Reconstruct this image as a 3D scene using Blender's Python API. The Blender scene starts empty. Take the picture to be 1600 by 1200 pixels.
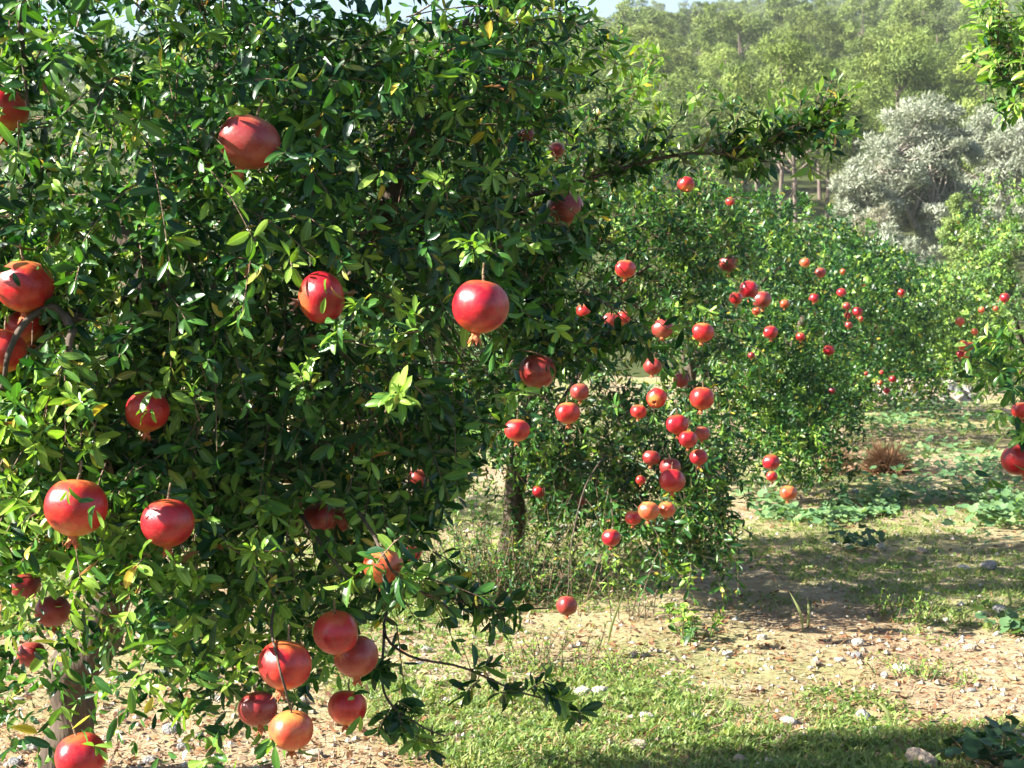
import bpy, bmesh, math, random
import numpy as np
from mathutils import Vector, Matrix, Quaternion

random.seed(7)
RNG = np.random.default_rng(7)
C = bpy.context.scene.collection
SC = bpy.context.scene
R = math.radians

# ------------------------------------------------------------------ camera
CAM_H, FPX, PITCH = 1.5, 2490.0, R(3.45)
cam_d = bpy.data.cameras.new('camera')
cam_d.sensor_width, cam_d.lens = 36.0, 36.0 * FPX / 1600.0
cam_d.clip_end = 4000.0
cam_d.dof.use_dof = True
cam_d.dof.focus_distance = 3.6
cam_d.dof.aperture_fstop = 16.0
cam = bpy.data.objects.new('camera', cam_d); C.objects.link(cam)
cam.location = (0, 0, CAM_H); cam.rotation_euler = (R(90) - PITCH, 0, 0)
SC.camera = cam

# ------------------------------------------------------------------ sky, sun, exposure
SUN_TH, SUN_EL = R(79), R(35)          # angle left of the view axis (from behind the camera), elevation
SUN = np.array((-math.sin(SUN_TH) * math.cos(SUN_EL), -math.cos(SUN_TH) * math.cos(SUN_EL), math.sin(SUN_EL)))
world = bpy.data.worlds.new('World'); SC.world = world
world.use_nodes = True
wn = world.node_tree.nodes; wl = world.node_tree.links
sky = wn.new('ShaderNodeTexSky'); sky.sky_type = 'NISHITA'; sky.sun_disc = False
sky.sun_elevation = SUN_EL; sky.sun_rotation = math.atan2(SUN[0], SUN[1])
sky.air_density, sky.dust_density, sky.ozone_density = 1.0, 1.0, 1.0
wl.new(sky.outputs[0], wn['Background'].inputs[0])
wn['Background'].inputs[1].default_value = 0.05
sun_d = bpy.data.lights.new('sun', 'SUN'); sun_d.energy = 5.0; sun_d.angle = R(0.53); sun_d.color = (1.0, 0.95, 0.85)
sun_o = bpy.data.objects.new('sun', sun_d); C.objects.link(sun_o)
sun_o.rotation_euler = Vector(SUN).to_track_quat('Z', 'Y').to_euler()
vs = SC.view_settings
vs.view_transform = 'Standard'; vs.look = 'None'; vs.exposure = 2.3; vs.gamma = 1.0; vs.use_curve_mapping = False
SC.cycles.use_denoising = True
try: SC.cycles.denoiser = 'OPENIMAGEDENOISE'
except Exception: pass
SC.cycles.max_bounces = 6; SC.cycles.diffuse_bounces = 2; SC.cycles.glossy_bounces = 2
SC.cycles.transmission_bounces = 4; SC.cycles.volume_bounces = 0
SC.cycles.volume_step_rate = 8.0

# ------------------------------------------------------------------ helpers
CP, SP = math.cos(PITCH), math.sin(PITCH)
def P(px, py, z):
    """a point at forward distance z (metres along +Y) seen at photograph pixel px, py"""
    u, v = (px - 800) / FPX, (600 - py) / FPX
    d = np.array((u, CP + v * SP, -SP + v * CP))
    return np.array((0, 0, CAM_H)) + d * (z / d[1])
def project(p):
    q = np.asarray(p, float) - np.array((0, 0, CAM_H))
    f = q[..., 1] * CP - q[..., 2] * SP
    v = q[..., 1] * SP + q[..., 2] * CP
    fs = np.where(f > 1e-3, f, 1e-3)
    return 800 + FPX * q[..., 0] / fs, 600 - FPX * v / fs, f
_T = np.random.default_rng(3).random(1 << 16)
def _hash(i, j, k, s):
    h = (i * 73856093) ^ (j * 19349663) ^ (k * 83492791) ^ (s * 2654435)
    return _T[(h ^ (h >> 13)) & 0xffff]
def vnoise(x, y, z=None, s=0):
    x = np.asarray(x, float); y = np.asarray(y, float); z = np.zeros_like(x) if z is None else np.asarray(z, float)
    i, j, k = np.floor(x).astype(np.int64), np.floor(y).astype(np.int64), np.floor(z).astype(np.int64)
    a, b, c = x - i, y - j, z - k
    a, b, c = a*a*(3-2*a), b*b*(3-2*b), c*c*(3-2*c)
    o = 0
    for di in (0, 1):
        for dj in (0, 1):
            for dk in (0, 1):
                o = o + _hash(i+di, j+dj, k+dk, s) * (a if di else 1-a) * (b if dj else 1-b) * (c if dk else 1-c)
    return o
def fbm(x, y, z=None, s=0, o=4):
    t, amp, n = 0, 0.5, 0
    for q in range(o):
        t = t + amp * vnoise(np.asarray(x) * 2**q, np.asarray(y) * 2**q, None if z is None else np.asarray(z) * 2**q, s + q); n += amp; amp *= .5
    return t / n
def nrm(a):
    return a / np.maximum(np.linalg.norm(a, axis=-1, keepdims=True), 1e-9)
def rvec(n, rng=None):
    return nrm((rng or RNG).normal(size=(n, 3)))

def mesh_np(name, V, F, mat, col=None, vein=None, smooth=True):
    V = np.asarray(V, np.float32); F = np.asarray(F, np.int32)
    me = bpy.data.meshes.new(name); n, k = F.shape
    me.vertices.add(len(V)); me.vertices.foreach_set('co', V.ravel())
    me.loops.add(n * k); me.loops.foreach_set('vertex_index', F.ravel())
    me.polygons.add(n); me.polygons.foreach_set('loop_start', np.arange(0, n * k, k, dtype=np.int32))
    me.update(calc_edges=True)
    me.polygons.foreach_set('use_smooth', np.full(n, smooth))
    if col is not None:
        a = me.attributes.new('col', 'FLOAT_COLOR', 'POINT')
        c4 = np.ones((len(V), 4), np.float32); c4[:, :3] = col
        a.data.foreach_set('color', c4.ravel())
    if vein is not None:
        a = me.attributes.new('vein', 'FLOAT', 'POINT'); a.data.foreach_set('value', np.asarray(vein, np.float32).ravel())
    if mat: me.materials.append(mat)
    me.validate()
    return me
def link(name, me, parent=None, loc=None, label=None, cat=None, group=None, kind=None):
    o = bpy.data.objects.new(name, me); C.objects.link(o)
    if parent is not None: o.parent = parent
    if loc is not None: o.location = loc
    if label: o['label'] = label
    if cat: o['category'] = cat
    if group: o['group'] = group
    if kind: o['kind'] = kind
    return o
def thing(name, loc, label, cat, group=None):
    return link(name, None, None, loc, label, cat, group)

class Geo:
    def __init__(s): s.v, s.f, s.c, s.n = [], [], [], 0
    def add(s, V, F, col=None):
        V = np.asarray(V, float); s.v.append(V); s.f.append(np.asarray(F, int) + s.n); s.n += len(V)
        if col is not None: s.c.append(np.broadcast_to(col, (len(V), 3)))
    def mesh(s, name, mat, smooth=True):
        return mesh_np(name, np.concatenate(s.v), np.concatenate(s.f), mat, np.concatenate(s.c) if s.c else None, smooth=smooth)
def tube(pts, rad, sides=6, wob=0.0, seed=0):
    pts = np.asarray(pts, float); n = len(pts); rad = np.broadcast_to(rad, n)
    t = np.gradient(pts, axis=0); t = nrm(t)
    ref = np.array((0, 0, 1.0)) if abs(t[0, 2]) < .8 else np.array((1.0, 0, 0))
    a = nrm(np.cross(t, ref)); b = np.cross(t, a)
    th = np.linspace(0, 2*np.pi, sides, endpoint=False)
    rr = rad[:, None] * np.ones(sides)
    if wob: rz = np.random.default_rng(seed); lump_ = np.interp(np.arange(n), np.linspace(0, n, max(4, n // 5)), rz.random(max(4, n // 5)) - .5)[:, None]; rr = rr * (1 + wob * ((rz.random((n, sides)) - .5) + 2.2 * lump_ + (rz.random(sides) - .5)[None]))
    V = pts[:, None] + rr[..., None] * (np.cos(th)[None, :, None] * a[:, None] + np.sin(th)[None, :, None] * b[:, None])
    V = V.reshape(-1, 3)
    i = np.arange(n-1)[:, None] * sides; j = np.arange(sides)[None]; j2 = (j+1) % sides
    F = np.stack((i+j, i+j2, i+sides+j2, i+sides+j), -1).reshape(-1, 4)
    return V, F
def spline(ctrl, n):
    c = np.asarray(ctrl, float); c = np.vstack((2*c[0]-c[1], c, 2*c[-1]-c[-2])); m = len(c) - 3
    u = np.linspace(0, m - 1e-6, n); i = u.astype(int); t = (u - i)[:, None]
    p0, p1, p2, p3 = c[i], c[i+1], c[i+2], c[i+3]
    return .5*((2*p1)+(-p0+p2)*t+(2*p0-5*p1+4*p2-p3)*t*t+(-p0+3*p1-3*p2+p3)*t**3)
def wood_tube(ctrl, r0, r1, n=24, sides=10, wob=.12, seed=1):
    p = spline(ctrl, n); rg = np.random.default_rng(seed)
    wv = np.stack([np.convolve(rg.normal(size=n + 8), np.hanning(9) / 2.2, 'valid') for _ in range(3)], 1) * r0 * .28; p[1:-1] += wv[1:-1] * np.minimum(1, np.minimum(np.arange(1, n-1), n-1-np.arange(1, n-1)) / 4)[:, None]
    return tube(p, np.linspace(r0, r1, n), sides, wob, seed)

# ------------------------------------------------------------------ materials
def new_mat(name):
    m = bpy.data.materials.new(name); m.use_nodes = True
    nt = m.node_tree; return m, nt, nt.nodes, nt.links, nt.nodes['Principled BSDF']
def nd(N, t, **k):
    n = N.new(t)
    for a, v in k.items(): setattr(n, a, v)
    return n
def ramp(N, stops):
    r = N.new('ShaderNodeValToRGB'); e = r.color_ramp.elements
    while len(e) < len(stops): e.new(.5)
    for q, (p, c) in zip(e, stops): q.position = p; q.color = (*c, 1)
    return r
def leaf_mat(name, rough=.42, spec=.45, trans=.28, vein=False, tint=(1.35, 1.65, .45), coat=0.0):
    m, nt, N, L, b = new_mat(name)
    at = nd(N, 'ShaderNodeAttribute', attribute_name='col')
    col = at.outputs['Color']
    if vein:
        av = nd(N, 'ShaderNodeAttribute', attribute_name='vein')
        rp = ramp(N, [(0.0, (1, 1, 1)), (.16, (0, 0, 0))]); L.new(av.outputs['Fac'], rp.inputs[0])
        mx = nd(N, 'ShaderNodeMix', data_type='RGBA', blend_type='MIX')
        mul = nd(N, 'ShaderNodeMix', data_type='RGBA', blend_type='MULTIPLY'); mul.inputs[0].default_value = 1; mul.inputs[7].default_value = (1.7, 1.6, 1.8, 1)
        L.new(col, mul.inputs[6]); L.new(rp.outputs[0], mx.inputs[0]); L.new(col, mx.inputs[6]); L.new(mul.outputs[2], mx.inputs[7])
        col = mx.outputs[2]
        tc = nd(N, 'ShaderNodeNewGeometry'); no = nd(N, 'ShaderNodeTexNoise'); no.inputs['Scale'].default_value = 180; L.new(tc.outputs['Position'], no.inputs['Vector'])
        bp = nd(N, 'ShaderNodeBump'); bp.inputs['Strength'].default_value = .25; bp.inputs['Distance'].default_value = .002; L.new(no.outputs[0], bp.inputs['Height']); L.new(bp.outputs[0], b.inputs['Normal'])
    L.new(col, b.inputs['Base Color'])
    b.inputs['Roughness'].default_value = rough; b.inputs['Specular IOR Level'].default_value = spec
    if coat: b.inputs['Coat Weight'].default_value = coat; b.inputs['Coat Roughness'].default_value = .25
    if trans:
        tr = nd(N, 'ShaderNodeBsdfTranslucent'); mm = nd(N, 'ShaderNodeMix', data_type='RGBA', blend_type='MULTIPLY'); mm.inputs[0].default_value = 1; mm.inputs[7].default_value = (*tint, 1)
        L.new(col, mm.inputs[6]); L.new(mm.outputs[2], tr.inputs[0])
        ms = nd(N, 'ShaderNodeMixShader'); ms.inputs[0].default_value = trans
        L.new(b.outputs[0], ms.inputs[1]); L.new(tr.outputs[0], ms.inputs[2]); L.new(ms.outputs[0], N['Material Output'].inputs[0])
    return m
M = {}
M['leaf'] = leaf_mat('pomegranate leaf', .33, .36, .24, True)
M['leaf_far'] = leaf_mat('pomegranate leaf far', .40, .33, .20)
def vary(m, lo, hi):
    N, L = m.node_tree.nodes, m.node_tree.links; oi = nd(N, 'ShaderNodeObjectInfo'); mr = nd(N, 'ShaderNodeMapRange'); L.new(oi.outputs['Random'], mr.inputs[0]); mr.inputs[3].default_value = lo; mr.inputs[4].default_value = hi
    at = next(n for n in N if n.type == 'ATTRIBUTE'); sc = nd(N, 'ShaderNodeVectorMath', operation='SCALE'); tgt = [l.to_socket for l in at.outputs['Color'].links]
    L.new(at.outputs['Color'], sc.inputs[0]); L.new(mr.outputs[0], sc.inputs['Scale'])
    for t in tgt: L.new(sc.outputs[0], t)
M['needle'] = leaf_mat('pine needle', .6, .2, .14, tint=(1.2, 1.25, .6))
M['needle_far'] = leaf_mat('pine needle far', .6, .2, .14, tint=(1.2, 1.25, .6)); vary(M['needle'], .70, 1.30)
M['olive'] = leaf_mat('olive leaf', .5, .3, .20, tint=(1.1, 1.15, .8))
M['grassmat'] = leaf_mat('grass blade', .5, .3, .35, tint=(1.3, 1.4, .6))
M['weed'] = leaf_mat('weed leaf', .5, .3, .3, tint=(1.2, 1.4, .6))
M['straw'] = leaf_mat('dry straw', .7, .2, .15, tint=(1.1, 1.0, .8))
def wood_mat(name, c0, c1, scale=40):
    m, nt, N, L, b = new_mat(name)
    tc = nd(N, 'ShaderNodeTexCoord'); mp = nd(N, 'ShaderNodeMapping'); mp.inputs['Scale'].default_value = (1, 1, .22)
    no = nd(N, 'ShaderNodeTexNoise'); no.inputs['Scale'].default_value = scale; no.inputs['Detail'].default_value = 6
    L.new(tc.outputs['Object'], mp.inputs[0]); L.new(mp.outputs[0], no.inputs['Vector'])
    rp = ramp(N, [(.3, c0), (.7, c1)]); L.new(no.outputs[0], rp.inputs[0]); L.new(rp.outputs[0], b.inputs['Base Color'])
    bp = nd(N, 'ShaderNodeBump'); bp.inputs['Strength'].default_value = .9; bp.inputs['Distance'].default_value = .012; L.new(no.outputs[0], bp.inputs['Height']); L.new(bp.outputs[0], b.inputs['Normal'])
    b.inputs['Roughness'].default_value = .85; b.inputs['Specular IOR Level'].default_value = .2
    return m
M['bark'] = wood_mat('pomegranate bark', (.035, .027, .021), (.11, .082, .06))
M['twig'] = wood_mat('twig', (.10, .065, .045), (.22, .15, .10), 120)
M['pinebark'] = wood_mat('pine bark', (.075, .058, .048), (.20, .155, .125), 6)
M['olivebark'] = wood_mat('olive bark', (.20, .17, .14), (.36, .32, .27), 8)
def fruit_mat(name, a, bcol, blush):
    m, nt, N, L, b = new_mat(name)
    tc = nd(N, 'ShaderNodeTexCoord'); oi = nd(N, 'ShaderNodeObjectInfo')
    ad = nd(N, 'ShaderNodeVectorMath', operation='ADD'); sc = nd(N, 'ShaderNodeVectorMath', operation='SCALE')
    cb = nd(N, 'ShaderNodeCombineXYZ')
    for q in range(3): L.new(oi.outputs['Random'], cb.inputs[q])
    L.new(cb.outputs[0], sc.inputs[0]); sc.inputs['Scale'].default_value = 37.0
    L.new(tc.outputs['Object'], ad.inputs[0]); L.new(sc.outputs[0], ad.inputs[1])
    n1 = nd(N, 'ShaderNodeTexNoise'); n1.inputs['Scale'].default_value = 1.7; n1.inputs['Detail'].default_value = 3; L.new(ad.outputs[0], n1.inputs['Vector'])
    r1 = ramp(N, [(.36, a), (.62, bcol)]); L.new(n1.outputs[0], r1.inputs[0])
    # yellowish shoulders near stem and calyx (local z, unit radius)
    sx = nd(N, 'ShaderNodeSeparateXYZ'); L.new(tc.outputs['Object'], sx.inputs[0])
    ab = nd(N, 'ShaderNodeMath', operation='ABSOLUTE'); L.new(sx.outputs[2], ab.inputs[0])
    n3 = nd(N, 'ShaderNodeTexNoise'); n3.inputs['Scale'].default_value = 2.4; n3.inputs['Detail'].default_value = 4; L.new(ad.outputs[0], n3.inputs['Vector'])
    am = nd(N, 'ShaderNodeMath', operation='MULTIPLY_ADD'); L.new(n3.outputs[0], am.inputs[0]); am.inputs[1].default_value = .55; L.new(ab.outputs[0], am.inputs[2])
    r2 = ramp(N, [(.95, (0, 0, 0)), (1.35, (1, 1, 1))]); r2.color_ramp.interpolation = 'EASE'
    ds = nd(N, 'ShaderNodeMath', operation='MULTIPLY'); ds.inputs[1].default_value = .62; L.new(am.outputs[0], ds.inputs[0])
    r2.color_ramp.elements[0].position = .50; r2.color_ramp.elements[1].position = .80
    L.new(ds.outputs[0], r2.inputs[0])
    mx = nd(N, 'ShaderNodeMix', data_type='RGBA'); L.new(r2.outputs[0], mx.inputs[0]); L.new(r1.outputs[0], mx.inputs[6]); mx.inputs[7].default_value = (*blush, 1)
    # russet flecks and scars
    n2 = nd(N, 'ShaderNodeTexNoise'); n2.inputs['Scale'].default_value = 5.5; n2.inputs['Detail'].default_value = 6; n2.inputs['Roughness'].default_value = .7; L.new(ad.outputs[0], n2.inputs['Vector'])
    r3 = ramp(N, [(.52, (0, 0, 0)), (.68, (.5, .5, .5))]); L.new(n2.outputs[0], r3.inputs[0])
    m2 = nd(N, 'ShaderNodeMix', data_type='RGBA'); L.new(r3.outputs[0], m2.inputs[0]); L.new(mx.outputs[2], m2.inputs[6]); m2.inputs[7].default_value = (.17, .05, .025, 1)
    vo = nd(N, 'ShaderNodeTexVoronoi'); vo.inputs['Scale'].default_value = 22; L.new(ad.outputs[0], vo.inputs['Vector'])
    r4 = ramp(N, [(.08, (.8, .8, .8)), (.17, (0, 0, 0))]); L.new(vo.outputs['Distance'], r4.inputs[0])
    m3 = nd(N, 'ShaderNodeMix', data_type='RGBA'); L.new(r4.outputs[0], m3.inputs[0]); L.new(m2.outputs[2], m3.inputs[6]); m3.inputs[7].default_value = (.55, .20, .12, 1)
    L.new(m3.outputs[2], b.inputs['Base Color'])
    rr = nd(N, 'ShaderNodeMapRange'); L.new(n2.outputs[0], rr.inputs[0]); rr.inputs[3].default_value = .17; rr.inputs[4].default_value = .44; L.new(rr.outputs[0], b.inputs['Roughness'])
    b.inputs['Specular IOR Level'].default_value = .5
    b.inputs['Subsurface Weight'].default_value = .0
    bp = nd(N, 'ShaderNodeBump'); bp.inputs['Strength'].default_value = .10; bp.inputs['Distance'].default_value = .03; L.new(n2.outputs[0], bp.inputs['Height']); L.new(bp.outputs[0], b.inputs['Normal'])
    return m
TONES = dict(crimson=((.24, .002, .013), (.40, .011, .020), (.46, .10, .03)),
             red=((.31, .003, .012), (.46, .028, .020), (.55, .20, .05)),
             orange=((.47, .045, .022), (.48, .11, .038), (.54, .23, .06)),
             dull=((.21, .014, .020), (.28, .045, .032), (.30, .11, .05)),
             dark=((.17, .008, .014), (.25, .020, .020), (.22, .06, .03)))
FM = {k: fruit_mat('pomegranate skin ' + k, *v) for k, v in TONES.items()}
def plain(name, c, rough=.8, c2=None, scale=8):
    m, nt, N, L, b = new_mat(name)
    c2 = c2 or tuple(x * .6 for x in c)
    tc = nd(N, 'ShaderNodeTexCoord'); no = nd(N, 'ShaderNodeTexNoise'); no.inputs['Scale'].default_value = scale; no.inputs['Detail'].default_value = 6
    L.new(tc.outputs['Object'], no.inputs['Vector']); rp = ramp(N, [(.32, c2), (.68, c)]); L.new(no.outputs[0], rp.inputs[0]); L.new(rp.outputs[0], b.inputs['Base Color'])
    bp = nd(N, 'ShaderNodeBump'); bp.inputs['Strength'].default_value = .6; bp.inputs['Distance'].default_value = .05; L.new(no.outputs[0], bp.inputs['Height']); L.new(bp.outputs[0], b.inputs['Normal'])
    b.inputs['Roughness'].default_value = rough; b.inputs['Specular IOR Level'].default_value = .25
    return m
M['calyx'] = plain('calyx', (.55, .20, .07), .6, (.42, .07, .04), 6)
M['calyx_dry'] = plain('dried calyx', (.16, .085, .05), .8, (.06, .035, .025), 6)
M['fruit_stem'] = plain('fruit stem', (.24, .17, .10), .7)
M['stone'] = plain('pale limestone', (.52, .48, .42), .9, (.30, .27, .23), 3)
M['stone_grey'] = plain('grey stone', (.24, .235, .23), .9, (.13, .13, .13), 3)
M['stone_tan'] = plain('tan stone', (.42, .33, .25), .9, (.25, .19, .14), 3)

# ------------------------------------------------------------------ terrain
def height(x, y):
    x = np.asarray(x, float); y = np.asarray(y, float)
    near = np.clip((y - 24) / 30, 0, 1); near = near*near*(3-2*near)
    h = near * 0.052 * (y - 24)
    s = np.clip((y - 58) / 60, 0, 1); s = s*s*(3-2*s)
    up = np.maximum(y - 62, 0)
    dist = np.minimum(up, 330)
    wav = (fbm(x / 90 + 3.1, y / 90, s=11, o=3) - .5)
    side = np.clip((x + 20) / 120, -1.6, 1)
    h = h + s * (dist * (.118 + .030 * side) + wav * 13 * np.clip(up / 120, 0, 1))
    h = h - np.maximum(up - 330, 0) * .12
    return h
def near_relief(x, y):
    return (fbm(x * .9, y * .9, s=2, o=3) - .5) * .09 + (fbm(x * 5, y * 5, s=5, o=4) - .5) * .05
def ground_z(x, y): return height(x, y) + near_relief(x, y)
X0, X1, Y0, Y1 = -5.0, 9.0, 1.5, 27.0

def ground_mat():
    m, nt, N, L, b = new_mat('orchard soil')
    g = nd(N, 'ShaderNodeNewGeometry')
    def noise(s, d=6, r=.6):
        n = nd(N, 'ShaderNodeTexNoise'); n.inputs['Scale'].default_value = s; n.inputs['Detail'].default_value = d; n.inputs['Roughness'].default_value = r
        L.new(g.outputs['Position'], n.inputs['Vector']); return n.outputs[0]
    a = noise(1.1); f = noise(22, 8, .7); c = noise(.45, 4)
    r1 = ramp(N, [(.30, (.13, .08, .05)), (.5, (.33, .255, .155)), (.72, (.47, .40, .28))]); L.new(f, r1.inputs[0])
    r2 = ramp(N, [(.36, (.17, .095, .055)), (.64, (.40, .33, .23))]); L.new(a, r2.inputs[0])
    mx = nd(N, 'ShaderNodeMix', data_type='RGBA'); mx.inputs[0].default_value = .4; L.new(r1.outputs[0], mx.inputs[6]); L.new(r2.outputs[0], mx.inputs[7])
    # mossy seedling film
    rg = ramp(N, [(.43, (0, 0, 0)), (.60, (.6, .6, .6))]); L.new(c, rg.inputs[0])
    mg = nd(N, 'ShaderNodeMix', data_type='RGBA'); L.new(rg.outputs[0], mg.inputs[0]); L.new(mx.outputs[2], mg.inputs[6]); mg.inputs[7].default_value = (.16, .205, .06, 1)
    L.new(mg.outputs[2], b.inputs['Base Color'])
    bp = nd(N, 'ShaderNodeBump'); bp.inputs['Strength'].default_value = 1; bp.inputs['Distance'].default_value = .02; L.new(f, bp.inputs['Height']); L.new(bp.outputs[0], b.inputs['Normal'])
    b.inputs['Roughness'].default_value = .95; b.inputs['Specular IOR Level'].default_value = .1
    return m
def hill_mat():
    m, nt, N, L, b = new_mat('hill undergrowth')
    g = nd(N, 'ShaderNodeNewGeometry'); n = nd(N, 'ShaderNodeTexNoise'); n.inputs['Scale'].default_value = .35; n.inputs['Detail'].default_value = 8; n.inputs['Roughness'].default_value = .7
    L.new(g.outputs['Position'], n.inputs['Vector'])
    r = ramp(N, [(.35, (.025, .036, .012)), (.54, (.06, .07, .025)), (.74, (.15, .125, .075))]); L.new(n.outputs[0], r.inputs[0]); L.new(r.outputs[0], b.inputs['Base Color'])
    b.inputs['Roughness'].default_value = 1; b.inputs['Specular IOR Level'].default_value = .05
    return m
M['ground'], M['hill'] = ground_mat(), hill_mat()
def grid(xs, ys, zf):
    X, Y = np.meshgrid(xs, ys); Z = zf(X, Y); nx = len(xs)
    V = np.stack((X, Y, Z), -1).reshape(-1, 3)
    i = np.arange(len(ys)-1)[:, None] * nx; j = np.arange(nx-1)[None]
    F = np.stack((i+j, i+j+1, i+nx+j+1, i+nx+j), -1).reshape(-1, 4)
    return V, F
V, F = grid(np.arange(X0, X1 + .01, .07), np.concatenate((np.arange(Y0, 12, .06), np.arange(12, Y1 + .01, .12))), ground_z)
link('ground', mesh_np('ground', V, F, M['ground']), kind='structure')
def far_z(x, y):
    inside = (x > X0 + .3) & (x < X1 - .3) & (y > Y0 + .3) & (y < Y1 - .3)
    return height(x, y) - np.where(inside, .35, .03)
xs = np.concatenate((np.linspace(-500, -60, 20), np.linspace(-56, -6, 22), [-4.9, -4.5], np.linspace(-3, 7, 6), [8.5, 8.9], np.linspace(11, 56, 20), np.linspace(60, 500, 20)))
ys = np.concatenate((np.linspace(-120, -20, 6), [-8, 0, 1.6, 2.0], np.linspace(5, 25, 6), [26.5, 26.9], np.linspace(29, 70, 20), np.linspace(74, 460, 90), np.linspace(470, 640, 10)))
V, F = grid(xs, ys, far_z)
link('hillside', mesh_np('hillside', V, F, M['hill']), kind='structure')

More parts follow.
